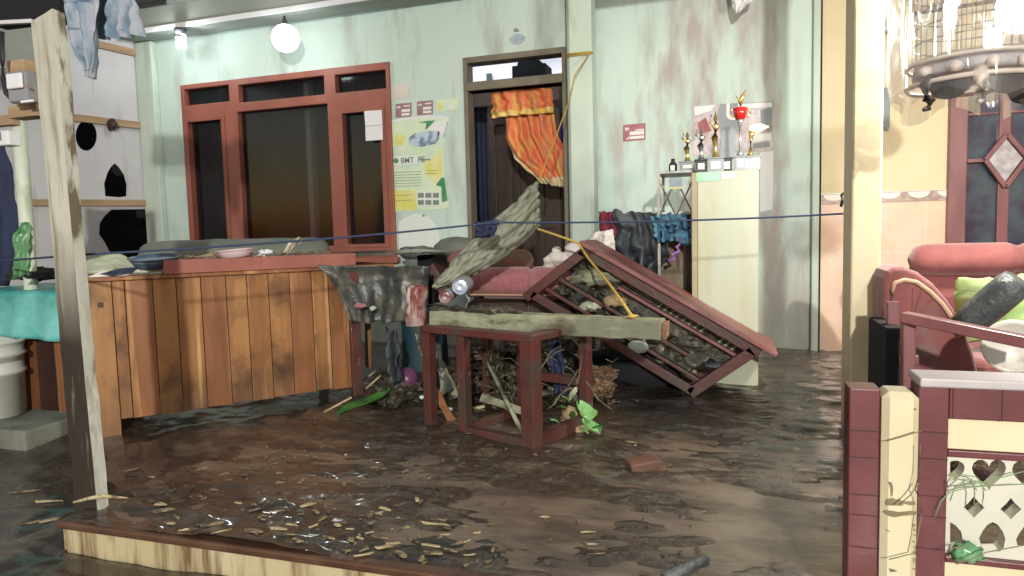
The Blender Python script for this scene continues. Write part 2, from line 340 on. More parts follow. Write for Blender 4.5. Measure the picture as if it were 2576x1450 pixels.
# ------------------------------------------------------------------ ground, porch
def fbm(x, y, f, o=5, s=0.):
    return noise.fractal(Vector((x*f+s, y*f-s*.5, s)), 1.0, 2.1, o)
def g2(x, y, cx, cy, sx, sy): return math.exp(-((x-cx)/sx)**2-((y-cy)/sy)**2)
def mudh(x, y):
    b = .017-.0125*g2(x, y, .35, 1.9, .95, .9)-.012*g2(x, y, -1.35, 2.15, .45, .25)-.008*g2(x, y, -.5, 1.8, .5, .3)-.006*g2(x, y, .5, 3.6, .6, .5)
    b += .03*g2(x, y, .45, 4.55, .5, .35)+.02*g2(x, y, -.9, 3.3, .7, .5)
    r = fbm(x*1.0+.3*y, y*1.25, 1.9, 7)*.012+fbm(x*.55, y*1.7, 7., 5, 3.3)*.012+abs(fbm(x*.8+y*.4, y*1.5, 3.1, 5, 7.7))*.020-.006
    return b+r
def sheet(name, x0, x1, y0, y1, dx, dy, fn, m, kind='structure', keep=None):
    nx, ny = max(1, int((x1-x0)/dx)), max(1, int((y1-y0)/dy))
    vs = []; fs = []
    for j in range(ny+1):
        for i in range(nx+1):
            x = x0+(x1-x0)*i/nx; y = y0+(y1-y0)*j/ny; vs.append((x, y, fn(x, y)))
    for j in range(ny):
        for i in range(nx):
            a = j*(nx+1)+i; fs.append((a, a+1, a+nx+2, a+nx+1))
    me = bpy.data.meshes.new(name); me.from_pydata(vs, [], fs); me.materials.append(m)
    for p in me.polygons: p.use_smooth = True
    o = bpy.data.objects.new(name, me); C.objects.link(o); o['kind'] = kind; return o
PX0, PY0 = -1.955, 1.50
sheet('porch_mud', PX0, 3.4, PY0, 5.0, .014, .013, mudh, M['mud'])
sheet('mud_water', PX0+.02, 3.4, PY0+.025, 5.0, 5, 5, lambda x, y: 0.0065, M['muddywater'])
def yardh(x, y):
    b = -.085+.08*min(1, max(0, (y-1.45)/.9))
    if x > PX0+.02 and y > PY0-.01: return -.16
    return b+fbm(x, y, 1.5, 6, 8.)*.016+fbm(x, y, 6, 4, 2.)*.006
sheet('street_mud', -6.5, 3.4, .2, 6.6, .022, .02, yardh, M['mud'])
sheet('ground', -90, 90, -90, 90, 30, 30, lambda x, y: -.2, M['mud'])
slab = MB().box((PX0+.012, PY0+.012, -.19), (3.4, 5.0, -.035))
build('porch_slab', slab, M['stonegrey'], kind='structure')
sk = MB()
sk.box((PX0, PY0, -.19), (3.4, PY0+.012, -.014)); sk.box((PX0, PY0+.012, -.19), (PX0+.012, 2.3, -.014))
build('porch_step_face', sk, M['skirt'], kind='structure')
nb = MB(); nb.box((PX0-.012, PY0-.014, -.014), (3.4, PY0+.03, .012)); nb.box((PX0-.012, PY0+.03, -.014), (PX0+.03, 1.9, .010))
build('porch_nosing', nb, M['nosing'], kind='structure', bevel=.008, bseg=3)

# ------------------------------------------------------------------ green house
H = thing('green_house', 'pale green plastered house front with flood-stained wall, red window and open doorway', 'house', (-2.3, WY, 0))
def rectW(x0, y0, x1, y1, Y=WY):
    return (onY(x0, (y0+y1)/2, Y).x, onY((x0+x1)/2, y1, Y).z, onY(x1, (y0+y1)/2, Y).x, onY((x0+x1)/2, y0, Y).z)
def rloop(r, Y): x0, z0, x1, z1 = r; return [(x0, Y, z0), (x1, Y, z0), (x1, Y, z1), (x0, Y, z1)]
XL, XR = -5.04, .578
WIN = (-4.61, .70, -2.555, 2.245); DOOR = (-1.93, .0, -1.125, 2.21)
build('wall', MB().holed(rloop((XL, -.1, XR, 3.25), WY), [rloop(WIN, WY), rloop(DOOR, WY)], (0, .12, 0)), M['mint'], H)
build('corner_pilaster', MB().box((XL-.01, WY-.07, -.1), (-4.86, WY-.002, 2.648)), M['mintplain'], H, bevel=.012)
ZB = 2.65; YB = onZ(716, 29, ZB).y
beam = MB().box((-5.05, YB, ZB), (3.0, YB+.10, ZB+.20)); beam.box((-5.05, YB+.10, ZB+.003), (-1.2, WY-.003, ZB+.09))
build('ring_beam', beam, M['soffit'], H, bevel=.012)
build('lit_beam_edge', MB().box((-5.05, YB-.014, ZB-.012), (3.0, YB-.001, ZB+.030)), M['white'], H, bevel=.004)  # white strip paints in the bulb light along the beam's lower edge
cx0, cx1 = onY(1428, 300, 4.66).x, onY(1490, 300, 4.66).x
build('door_column', MB().box((cx0, 4.66, -.1), (cx1, 4.86, 3.2)), M['mintplain'], H, bevel=.022, bseg=1)
build('wall_corner_post', MB().box((XR-.045, WY-.05, -.1), (XR, WY-.002, 3.2)), M['mintplain'], H, bevel=.01)
# window: frame with six openings, panes set back
wf = [rectW(468, 221, 581, 262), rectW(604, 204, 820, 250), rectW(847, 184, 974, 230),
      rectW(487, 304, 572, 640), rectW(611, 272, 836, 640), rectW(872, 282, 968, 640)]
wf = [(a, max(b, .80), c, d) for a, b, c, d in wf]
fr = MB().holed(rloop((WIN[0], WIN[1], WIN[2], WIN[3]), WY-.025), [rloop(r, WY-.025) for r in wf], (0, .10, 0))
W = build('window', fr, M['redwood'], H, bevel=.006)
for r in wf: build('pane', MB().box((r[0]-.01, WY+.03, r[1]-.01), (r[2]+.01, WY+.036, r[3]+.01)), M['darkpane'], W)
wcur = MB().grid(lambda u, v: Vector((WIN[0]-.05+(WIN[2]-WIN[0]+.1)*u, WY+.16+.035*math.sin(u*75+2*math.sin(u*13))+.01*math.sin(u*240+v), 2.3-v*1.7)), 420, 6)
build('inner_curtain', wcur, mat('brown_inner_curtain', (.075,.030,.028), (.045,.018,.018), 5, rough=.8), W, smooth=True)
for r in (wf[3], wf[5]):
    a, b, c, d = r
    sash = MB(); sash.holed(rloop((a-.035, b-.02, c+.035, d+.035), WY-.034), [rloop((a+.004, b+.01, c-.004, d-.004), WY-.034)], (0, .012, 0)); build('sash', sash, M['redwood'], W, bevel=.003)
build('sill', MB().box((WIN[0]-.03, WY-.07, WIN[1]-.05), (WIN[2]+.03, WY-.003, WIN[1])), M['redwood'], W, bevel=.006)
# door frame
d0 = (DOOR[0]+.035, -.02, DOOR[2]-.03, 1.955); d1 = (DOOR[0]+.035, 2.02, DOOR[2]-.03, 2.165)
DF = build('door_frame', MB().holed(rloop((DOOR[0], -.08, DOOR[2], DOOR[3]), WY-.02), [rloop(d0, WY-.02), rloop(d1, WY-.02)], (0, .13, 0)), M['trim'], H, bevel=.005)
build('transom_bar', MB().box((DOOR[0]+.03, WY-.035, 1.955), (DOOR[2]-.02, WY+.09, 2.02)), M['trim'], DF, bevel=.006)
# porch roof
roof = MB().box((-6.3, 1.0, 3.0), (.62, WY+.5, 3.06))
build('porch_roof', roof, M['ceil'], H)
rb = MB()
for x in (-4.6, -3.2, -1.8, -.4): rb.box((x, 1.0, 2.90), (x+.06, YB-.003, 3.0))
build('rafter', rb, M['batten'], H)
gb = MB().box((-.60, 3.5, 2.455), (.25, 3.53, 3.0)); build('added_shadow_board', gb, M['batten'], H)  # unseen board added under the roof to shade the wall top
# the room seen through the doorway
RM = MB()
RM.box((-3.4, 7.6, -.1), (.5, 7.7, 3.2)); RM.box((-3.4, 5.08, 3.1), (.5, 7.6, 3.2)); RM.box((-3.45, 5.08, -.1), (-3.4, 7.7, 3.2)); RM.box((.5, 5.08, -.1), (.55, 7.7, 3.2))
build('room_shell', RM, M['roomwall'], H)
RY = 5.9
arch = []
a0, a1, zt = onY(1176, 400, RY).x, onY(1240, 400, RY).x, onY(1208, 262, RY).z
for k in range(13):
    t = math.pi*k/12; arch.append(((a0+a1)/2+(a1-a0)/2*math.cos(t), RY, zt-.13+.13*math.sin(t)))
arch += [(a0, RY, .0), (a1, RY, .0)]
x2 = onY(1250, 400, RY).x
build('room_partition', MB().holed([(a0-.9, RY, -.05), (x2, RY, -.05), (x2, RY, onY(1240, 262, RY).z), (a0-.9, RY, onY(1165, 222, RY).z+.12)], [arch], (0, .05, 0)), M['roomwall'], H)
build('added_dark_boards', MB().box((-2.6, 5.72, 1.99), (.3, 5.78, 2.13)).box((-2.6, RY+.08, -.05), (x2-.02, RY+.10, 2.1)), M['darkwood'], H)  # dark boards added to keep the inside of the doorway dark
bc = MB().grid(lambda u, v: Vector((a0-.05+(a1-a0+.1)*u, RY+.065+.02*math.sin(u*26), zt+.05-v*(zt+.05))), 40, 4)
build('arch_curtain', bc, M['navy'], H, solid=.004)
cup = thing('wardrobe', 'dark brown panelled wardrobe standing inside the doorway behind the orange curtain', 'wardrobe', ((x2+.1), RY-.1, 0))
wb = MB().box((x2+.01, RY-.25, 0), (.35, RY+.2, 1.97))
build('carcass', wb, M['darkwood'], cup)
dx = (onY(1345, 400, RY-.25).x-x2)/2
for k in range(3):
    xx = x2+.03+k*dx
    dd = MB().holed([(xx, RY-.27, .05), (xx+dx-.02, RY-.27, .05), (xx+dx-.02, RY-.27, 1.9), (xx, RY-.27, 1.9)],
        [[(xx+.05, RY-.27, .15), (xx+dx-.07, RY-.27, .15), (xx+dx-.07, RY-.27, .9), (xx+.05, RY-.27, .9)], [(xx+.05, RY-.27, 1.0), (xx+dx-.07, RY-.27, 1.0), (xx+dx-.07, RY-.27, 1.8), (xx+.05, RY-.27, 1.8)]], (0, .018, 0))
    build('door', dd, M['darkwood'], cup, bevel=.004)
rl = onY(1312, 152, 6.6)
b = build('room_bulb', MB().lathe([(.0,-.06),(.04,-.04),(.05,0),(.035,.05),(.015,.08),(.0,.085)], rl, 16), M['bulb'], label='small white bulb glowing inside the room above the doorway', cat='light bulb', smooth=True)
point_light('room_lamp_light', (rl.x, rl.y-.12, rl.z-.06), 70, (.95, .97, 1), .05)
bx = rectW(1303, 165, 1386, 240, 5.9)
tb = MB().box((bx[0], 5.72, bx[1]-.1), (bx[2], 5.95, bx[3]-.03)); tb.box((bx[0]+.04, 5.75, bx[3]-.03), (bx[2]-.06, 5.92, bx[3]+.01))
build('dark_box', tb, M['black'], label='dark box on the wardrobe top showing through the transom', cat='box', bevel=.01)
bx = rectW(1226, 186, 1240, 210, 5.75)
build('small_box', MB().box((bx[0], 5.72, bx[1]-.06), (bx[2], 5.78, bx[3])), M['slate'], label='tiny grey box on the ledge, left in the transom opening', cat='box', bevel=.003)

# ------------------------------------------------------------------ yellow house on the right
YH = thing('yellow_house', 'yellow and pink tiled house front with brown patterned tile border', 'house', (2.0, WY, 0))
zb0, zb1 = 1.0, 1.072
build('upper_wall', MB().box((XR+.012, WY-.01, zb1), (3.4, WY+.1, 3.25)), M['yellowwall'], YH)
build('tile_dado', MB().box((XR+.012, WY-.01, -.1), (3.4, WY+.1, zb0)), M['pinktile'], YH, bevel=.003)
jt = MB()
for z in (.02+.98*k/3 for k in range(3)): jt.box((XR+.012, WY-.0115, z-.0015), (3.4, WY-.0095, z+.0015))
x = XR+.3
while x < 3.3: jt.box((x-.0015, WY-.0115, -.1), (x+.0015, WY-.0095, zb0-.002)); x += .33
build('tile_joint', jt, M['borderl'], YH)
bd = MB().box((XR+.012, WY-.016, zb0), (3.4, WY+.1, zb1))
build('tile_border', bd, M['borderd'], YH)
bl = MB()
x = XR+.09
while x < 1.35:
    pts = [(x+.062*math.cos(math.pi*k/10), WY-.0195, zb1-.012-.04*math.sin(math.pi*k/10)) for k in range(11)]
    bl.prism(pts, (0, .003, 0)); x += .165
bl.box((XR+.012, WY-.0195, zb1-.008), (1.4, WY-.0165, zb1-.002)); 
build('border_scallop', bl, M['borderl'], YH)
# boundary gap, its shadow put in as a black strip
build('gap_shadow_strip', MB().box((XR+.001, WY-.03, -.1), (XR+.0115, WY+.02, 3.2)), M['black'], YH)
# maroon glazed door / window at far right
dx0 = onY(2385, 420, WY-.04).x; dzt = onY(2480, 150, WY-.04).z; 
fx = [onY(2432, 420, WY-.04).x, onY(2524, 420, WY-.04).x, onY(2555, 420, WY-.04).x]
xe = 2.35
P1 = (fx[0], .35, onY(2510, 420, WY-.04).x, 1.78); P2 = (onY(2540, 420, WY-.04).x, .35, xe-.1, 1.78)
mf = MB().holed([(dx0, WY-.05, -.05), (xe, WY-.05, -.05), (xe, WY-.05, 1.92), (dx0, WY-.05, 1.92)], [rloop(P1, WY-.05), rloop(P2, WY-.05)], (0, .06, 0))
MD = build('window', mf, M['mauvewood'], YH, bevel=.006)
build('pane', MB().box((P1[0]-.01, WY-.02, P1[1]), (P1[2]+.01, WY-.014, P1[3])), M['violetglass'], MD)
build('pane', MB().box((P2[0]-.01, WY-.02, P2[1]), (P2[2]+.01, WY-.014, P2[3])), M['violetglass'], MD)
gl = MB(); dc = onY(2532, 400, WY-.07); 
gl.beam((P1[0], WY-.045, dc.z), (dc.x-.11, WY-.045, dc.z), .025, .02, (0,1,0)); gl.beam((dc.x+.11, WY-.045, dc.z), (P2[2], WY-.045, dc.z), .025, .02, (0,1,0))
q = [(-.11, 0), (0, .15), (.11, 0), (0, -.17)]
for i in range(4):
    a, c_ = q[i], q[(i+1)%4]; gl.beam((dc.x+a[0], WY-.065, dc.z+a[1]), (dc.x+c_[0], WY-.065, dc.z+c_[1]), .028, .03, (0,1,0))
gl.beam((P1[0]+.0, WY-.03, 1.52), (P1[2], WY-.03, 1.52), .018, .012, (0,1,0)); gl.beam((P2[0], WY-.03, 1.52), (P2[2], WY-.03, 1.52), .018, .012, (0,1,0))
build('glazing_bar', gl, M['mauvewood'], MD, bevel=.004)
build('diamond_panel', MB().prism([(dc.x+a*.8, WY-.058, dc.z+c_*.8) for a, c_ in q], (0, .006, 0)), M['cagewood'], MD)
# porch roof of the right house keeps the sky out
build('porch_roof', MB().box((.66, 2.4, 2.95), (3.6, WY+.5, 3.0)), M['ceil'], YH)
# yellow pillar
PYL = thing('yellow_pillar', 'tall cream yellow square pillar between the two porches', 'pillar', (.54, 3.04, 0))
px0, px1 = .462, onY(2219, 500, 2.94).x
build('shaft', MB().box((px0, 2.94, -.1), (px1, 3.14, 3.0)), M['cream'], PYL, bevel=.008)
hk = MB().tube([onY(2120, 488, 3.0), onY(2117, 492, 2.93), onY(2119, 505, 2.93), onY(2116, 520, 2.94)], .006, 6)
build('nail', hk, M['cable'], PYL)

# ------------------------------------------------------------------ maroon and cream fence in front, right
FY = PY0-.02
FN = thing('tiled_fence', 'low maroon tiled and cream fence with cut-out heart and diamond lattice', 'fence', (1.1, FY, -.1))
def fr_(x0, y0, x1, y1, Y=FY): return rectW(x0, y0, x1, y1, Y)
ztop = onY(2215, 980, FY).z
xa, xb = onY(2134, 1200, FY).x, onY(2212, 1200, FY).x
build('left_post', MB().box((xa, FY, -.15), (xb, FY+.065, ztop)), M['redtile'], FN, bevel=.003)
xc = onY(2312, 1200, FY-.018).x
PS = build('cream_pilaster', MB().box((xb+.001, FY-.018, -.15), (xc, FY+.06, ztop-.002)), M['cream'], FN, bevel=.012, bseg=1)
def chipplate(pts, Y, name='paint_chip'): return MB().plate(pts, Y, .0015)
chips = MB()
for pts in ([(2229,1263),(2232,1256),(2247,1253),(2254,1258),(2262,1256),(2272,1262),(2300,1262),(2303,1270),(2290,1272),(2276,1268),(2268,1273),(2230,1272)],
            [(2224,1287),(2232,1284),(2262,1289),(2290,1286),(2306,1288),(2302,1296),(2272,1298),(2248,1302),(2234,1298)],
            [(2234,1212),(2244,1215),(2247,1228),(2246,1246),(2241,1250),(2240,1228)], [(2298,1030),(2305,1027),(2304,1033)], [(2230,1332),(2238,1337),(2240,1340),(2232,1336)],
            [(2236,1430),(2250,1434),(2258,1438),(2240,1440)]):
    chips.plate(pts, FY-.0195, .001)
for k in range(9):
    y = 1320+k*14+random.uniform(-4, 4); x = 2300+random.uniform(-2, 2); h = random.uniform(3, 8)
    chips.plate([(x, y), (x+3, y+1), (x+3.5, y+h), (x+1, y+h+2)], FY-.0195, .001)
build('paint_chip', chips, M['chip'], PS)
xd = onY(2383, 1200, FY).x; ztb = onY(2400, 958, FY).z; XE = 1.75
build('frame_tile', MB().box((xc+.001, FY, -.15), (xd, FY+.065, ztb-.014)).box((xd+.0006, FY, ztb-.075), (XE, FY+.065, ztb-.014)), M['redtile'], FN, bevel=.002)
build('coping', MB().box((xc+.001, FY-.008, ztb-.014), (XE, FY+.085, ztb+.004)), M['captile'], FN, bevel=.004)
jn = MB()
for yy in (1083, 1150, 1244, 1295, 1376):
    z = onY(2170, yy, FY).z-.002; jn.box((xa, FY-.0012, z), (xb, FY+.001, z+.0018))
    z = onY(2345, yy+6, FY).z; jn.box((xc+.002, FY-.0012, z), (xd, FY+.001, z+.0018))
for xx in (2396, 2520): x = onY(xx, 1010, FY).x; jn.box((x, FY-.0012, ztb-.075), (x+.0018, FY+.001, ztb-.015))
build('tile_joint', jn, M['grout'], FN)
z1, z2 = onY(2400, 1052, FY).z, onY(2400, 1134, FY).z
build('cream_band', MB().box((xd+.001, FY+.01, z2), (XE, FY+.055, z1+.003)), M['cream'], FN, bevel=.002)
z3 = onY(2400, 1152, FY).z
build('maroon_band', MB().box((xd+.001, FY+.004, z3), (XE, FY+.06, z2-.001)), M['redtile'], FN, bevel=.002)
z4 = onY(2400, 1404, FY).z
holes = []
def wpt(x, y): return onY(x, y, FY+.02)
def heart(cx, cy, s):
    pts = []
    for k in range(24):
        t = 2*math.pi*k/24
        hx = 16*math.sin(t)**3; hy = 13*math.cos(t)-5*math.cos(2*t)-2*math.cos(3*t)-math.cos(4*t)
        pts.append((cx+hx*s*.98, cy-hy*s))
    return pts
PPX = 182
hx0 = 2488
for k in range(-0, 3):
    cxp = hx0-104+104*k
    if k == 0: pts = [(2390,1162),(2400,1159),(2412,1160),(2423,1166),(2427,1176),(2424,1188),(2414,1199),(2402,1208),(2390,1211)]
    else: pts = heart(cxp-3*(k-1), 1186+3*k, 2.75)
    holes.append([wpt(*p) for p in pts])
def dia(cx, cy, w_, h_): return [wpt(cx+a*w_, cy+b*h_) for a, b in ((0,-1),(.45,-.45),(1,.05),(.5,.5),(0,1),(-.5,.5),(-1,.05),(-.45,-.45))]
for k in range(3): holes.append(dia(2450+93*k, 1276+4*k, 27, 27))
for k in range(3):
    cxp = 2497+93*k
    holes.append([wpt(cxp+a, 1342+b+4*k) for a, b in ((0,-28),(13,-22),(26,-4),(32,14),(28,36),(18,46),(-18,46),(-28,36),(-34,12),(-26,-4),(-13,-22))])
holes.append([wpt(2390+a, 1342+b) for a, b in ((0,-28),(14,-20),(28,-4),(32,16),(26,40),(0,45))])
lt = MB().holed([(xd+.001, FY+.02, z4), (XE, FY+.02, z4), (XE, FY+.02, z3), (xd+.001, FY+.02, z3)], holes, (0, .035, 0))
build('lattice_panel', lt, M['lattice'], FN)
z5 = onY(2400, 1420, FY).z
build('maroon_band', MB().box((xd+.001, FY+.004, z5), (XE, FY+.06, z4)), M['redtile'], FN, bevel=.002)
build('cream_band', MB().box((xd+.001, FY+.01, -.15), (XE, FY+.055, z5-.001)), M['cream'], FN)

# ------------------------------------------------------------------ left side: plywood wall, dark backing
cP = Vector((XL-.005, WY-.03, 0)); ang = R(29); pd = Vector((-math.sin(ang), -math.cos(ang), 0)); pn = Vector((math.cos(ang), -math.sin(ang), 0))
def onL(x, y, off=0.): return onP(x, y, cP+pn*off, pn)
PW = thing('plywood_wall', 'white plywood side wall with raw wood battens and jagged dark holes', 'wall', cP)
zt_ = 2.9
Lw = 3.4
def lp(s, z, off=0.): return cP+pd*s+pn*off+Vector((0, 0, z))
def inv(x, y):
    p = onL(x, y)-cP; return p
hs = []
hs.append([onL(217+27*math.cos(t), 342+38*math.sin(t)) for t in [2*math.pi*k/18 for k in range(18)]])
hs.append([onL(x, y) for x, y in ((289,411),(300,422),(312,440),(319,465),(318,494),(300,497),(265,494),(262,462),(270,436),(279,420))])
hs.append([onL(x, y) for x, y in ((262,545),(280,528),(372,526),(374,600),(376,648),(330,655),(300,650),(275,632),(262,608),(249,590),(251,562))])
o = build('sheet', MB().holed([lp(.02, .55), lp(Lw, .45), lp(Lw, zt_), lp(.02, zt_)], hs, pn*-.012), M['ply'], PW)
bt = MB()
bt2 = [((74, 283), (368, 318), .06), ((80, 510), (378, 511), .055), ((244, 112), (372, 141), .06)]
for a, c_, h_ in bt2:
    build('batten', MB().beam(onL(*a, .02), onL(*c_, .02), .028, h_ , (0,0,1)), M['batten'], PW, bevel=.003)
build('lower_board', MB().prism([lp(0, .0, -.02), lp(Lw, .0, -.02), lp(Lw, .56, -.02), lp(0, .56, -.02)], pn*-.02), M['charcoal'], PW)
kc = onL(281, 314, .05)
build('wooden_ring', MB().blob(kc, (.05, .03, .055), .35, 2, 3, 2), M['darkwood'], label='dark round knob of wood hung on the upper batten', cat='ornament', smooth=True)
# dark backing added so the holes stay dark
SH = MB().prism([lp(-.6, -.1, -1.2), lp(Lw+1.5, -.1, -1.2), lp(Lw+1.5, 3.2, -1.2), lp(-.6, 3.2, -1.2)], pn*-.05)
build('dark_backing', SH, M['charcoal'], label='dark wall added behind the holed plywood to keep its holes dark', cat='wall')
def poly(pts, t):
    n = len(pts)-1; k = min(int(t*n), n-1); f = t*n-k
    return tuple(a+(b-a)*f for a, b in zip(pts[k], pts[k+1]))
def cloth(left, right, Y, nu=40, nv=30, folds=5, amp=.02, seed=0., crease=.012, mi=None, taper=True):
    """hanging cloth between two edge outlines; points are (px, py) or (px, py, Y)"""
    left = [p if len(p) == 3 else (*p, Y) for p in left]; right = [p if len(p) == 3 else (*p, Y) for p in right]
    def fn(u, v):
        l, r = poly(left, v), poly(right, v); a, b = onY(*l), onY(*r)
        p = a.lerp(b, u)
        k = .35+.65*min(1, v*2) if taper else 1
        p.y += amp*k*math.sin(folds*2*math.pi*u+1.2*math.sin(3*v+seed)+seed)
        n1 = noise.noise(Vector((u*6+seed, v*6, seed))); n2 = noise.noise(Vector((u*6-seed, v*5+9, seed)))
        p.y += crease*2*n1; p.z += crease*n2*.8; p.x += crease*n1*.5
        return p
    return MB().grid(fn, nu, nv, mi)

# ---- left weathered post
Lp = [(77,48),(98,265),(120,483),(140,725),(160,966),(176,1130),(190,1290),(192,1335)]
Rp = [(165,42),(184,265),(200,483),(223,725),(245,966),(262,1130),(277,1290),(280,1335)]
pb = MB(); rings = []
for i, (l, r) in enumerate(zip(Lp, Rp)):
    for sub_ in range(6 if i < len(Lp)-1 else 1):
        f = sub_/6; j = min(i+1, len(Lp)-1)
        L_ = (l[0]+(Lp[j][0]-l[0])*f, l[1]+(Lp[j][1]-l[1])*f); R_ = (r[0]+(Rp[j][0]-r[0])*f, r[1]+(Rp[j][1]-r[1])*f)
        a = onY(*L_, 1.64); b = onY(*R_, 1.62); m_ = onY(L_[0]*.36+R_[0]*.64, L_[1], 1.572)
        m_.z = a.z = b.z = (a.z+b.z)/2
        bk = a+b-m_; ws = [a, m_, b, bk]
        row = []
        for q in range(4):
            for e in (0, .33, .66):
                p = ws[q].lerp(ws[(q+1)%4], e); nn = noise.noise(p*9)*.006+noise.noise(p*30)*.003
                cc = (a+b)/2; row.append(pb.bm.verts.new(p+(p-cc).normalized()*nn))
        rings.append(row)
for i in range(len(rings)-1):
    for k in range(12): pb.bm.faces.new((rings[i][k], rings[i][(k+1)%12], rings[i+1][(k+1)%12], rings[i+1][k])).material_index = 1 if k in (3, 4, 5) else 0
pb.bm.faces.new(rings[0][::-1]); pb.bm.faces.new(rings[-1])
POST = build('leaning_post', pb, [M['oldpost'], M['postwhite']], label='weathered white wooden post, mud-stained and leaning, at the porch corner', cat='post')
st = MB().tube([onY(185,1264,1.53), onY(225,1254,1.535), onY(262,1247,1.545), onY(280,1250,1.56), onY(322,1253,1.6)], [.003,.006,.007,.005,.002], 6)
build('bamboo_stick', st, M['straw'], label='curved pale bamboo stick caught against the foot of the leaning post', cat='stick')
# dark eave at upper left
ev = MB().prism([onY(-40,-60,2.2), onY(150,-60,2.2), onY(150,30,2.2), onY(130,46,2.2), onY(60,48,2.2), onY(-40,60,2.2)], (0, .10, 0))
build('dark_eave', ev, M['black'], label='dark underside of the eave above the leaning post', cat='eave')
build('eave_lath', MB().beam(onY(-20,59,2.15), onY(84,54,2.15), .02, .016), M['ceil'], label='thin pale lath along the edge of the dark eave', cat='lath', bevel=.002)
gy = MB().prism([onL(-60,70,.5), onL(110,52,.5), onL(110,160,.5), onL(-60,180,.5)], pn*-.02)
build('grey_board', gy, M['soffit'], label='grey green board under the eave behind the electricity meter', cat='board')
# ---- meter, blocks, cable
YM = 1.82
MT = thing('electricity_meter', 'grey and white electricity meter on wooden blocks beside the leaning post', 'meter', onY(60, 262, YM))
r_ = rectW(44, 190, 84, 240, YM); build('housing', MB().box((r_[0]-.012, YM-.03, r_[1]-.03), (r_[2]+.006, YM+.03, r_[3]+.01)), M['metergrey'], MT, bevel=.008)
build('dial_plate', MB().box((r_[0], YM-.042, r_[1]+.015), (r_[2]-.003, YM-.031, r_[3])), M['meterwhite'], MT, bevel=.008)
dcn = onY(68, 216, YM-.043); build('dial', MB().lathe([(.006,0),(.006,.003),(0,.003)], dcn, 12, Matrix.Rotation(R(90),3,'X')), M['stickr2'], MT)
q = rectW(52, 252, 82, 258, YM-.035); build('label_plate', MB().box((q[0], YM-.036, q[1]), (q[2], YM-.03, q[3])), M['meterwhite'], MT)
for (x0,y0,x1,y1) in ((22,152,66,192),(26,264,98,296)):
    q = rectW(x0,y0,x1,y1,YM+.05); build('wood_block', MB().box((q[0],YM+.04,q[1]),(q[2],YM+.10,q[3])), M['batten'], MT, bevel=.003)
cb = MB().tube([onY(4,80,YM),onY(6,150,YM),onY(8,200,YM),onY(16,235,YM),onY(34,254,YM),onY(52,258,YM)], .009, 8)
build('cable', cb, M['cable'], MT, smooth=True)
q = rectW(6, 330, 34, 368, 1.9); SB = thing('switch_box', 'small white switch box on the pale pole below the meter', 'switch box', ((q[0]+q[2])/2,1.9,q[1]))
build('box', MB().box((q[0],1.88,q[1]),(q[2],1.93,q[3])), M['meterwhite'], SB, bevel=.005)
build('switch', MB().box((q[0]+.008,1.872,q[1]+.02),(q[0]+.024,1.88,q[3]-.006)), M['slate'], SB, bevel=.002)
pp = MB(); P0 = onY(46, 292, 2.5); P1_ = onY(74, 690, 2.5); P1_.z = -.05
pp.tube([P0, P0.lerp(P1_, .3)+Vector((0,0,0)), P0.lerp(P1_, .6), P1_], .032, 14)
build('pale_pole', pp, M['polewhite'], label='pale green round pole standing behind the leaning post', cat='pole', smooth=True)
lb = rectW(0, 290, 34, 316, 2.45); build('wood_bracket', MB().box((lb[0]-.2,2.44,lb[1]),(lb[2],2.48,lb[3])), M['batten'], label='raw wood bracket nailed to the pale pole', cat='bracket', bevel=.003)
# dark hanging cloth at far left edge and pale sheet next to it
build('dark_curtain', cloth([(-60,350),(-60,720)], [(6,350),(22,430),(30,520),(34,620),(22,720)], 2.7, 24, 20, 3, .03, 1), M['navy'], label='dark navy cloth hanging at the left edge of the photo', cat='cloth', solid=.006, smooth=True)
build('green_bag', cloth([(30,700),(44,640),(40,590),(62,560)][::-1], [(76,690),(78,640),(82,600),(70,560)][::-1], 2.32, 16, 16, 3, .02, 5), M['greenbag'], label='crumpled green plastic bag hanging over the teal table', cat='bag', solid=.003, smooth=True)
# ---- plaid clothes at upper left
G = 'clothes hung under the eave'
build('plaid_cloth', cloth([(150,-70),(158,0),(165,60),(172,115),(205,158),(224,196)], [(250,-70),(252,0),(250,60),(246,104),(243,150),(232,198)], 2.15, 36, 40, 2.5, .020, 2, .006), M['plaid'],
      label='blue grey plaid cloth with a long drooping point nearest the post', cat='clothing', group=G, solid=.003, smooth=True)
build('plaid_cloth', cloth([(232,-70),(234,0),(240,50),(245,80),(252,100)], [(348,-70),(345,0),(350,30),(352,60),(356,92)], 2.22, 40, 34, 3.5, .022, 4, .006), M['plaid'],
      label='wider blue grey plaid cloth hanging in folds beside the drooping one', cat='clothing', group=G, solid=.003, smooth=True)
# ---- teal oilcloth table, bucket
TT = thing('teal_table', 'low table covered by teal marbled oilcloth at the left edge', 'table', onY(60, 850, 2.5)+Vector((0,0,-.0)))
z_ = onY(60, 735, 2.35).z
x0t, x1t = onY(-140, 735, 2.35).x, onY(150, 735, 2.35).x
skirt = [onY(-60,836,2.35).z, onY(30,838,2.35).z, onY(150,858,2.35).z]
def tfn(u, v):
    x = x0t+(x1t-x0t)*u
    if v < .5: return Vector((x, 2.35+.55*(1-v*2), z_+.012*noise.noise(Vector((u*5, v*9, 3)))))
    f = (v-.5)*2; zb = skirt[0]+(skirt[2]-skirt[0])*u
    return Vector((x+.01*math.sin(f*3), 2.35-.012*math.sin(u*22)*f-.02*f, z_*(1-f)+zb*f))
build('oilcloth', MB().grid(tfn, 50, 24), M['teal'], TT, solid=.003, smooth=True)
lg = MB().box((x0t+.05, 2.42, -.06), (x1t-.03, 2.8, z_-.02)); build('body', lg, M['darkwood'], TT, bevel=.004)
for x in (x1t-.05, x0t+.5): build('leg', MB().box((x-.05, 2.38, -.06), (x, 2.43, z_-.03)), M['plank3'], TT)
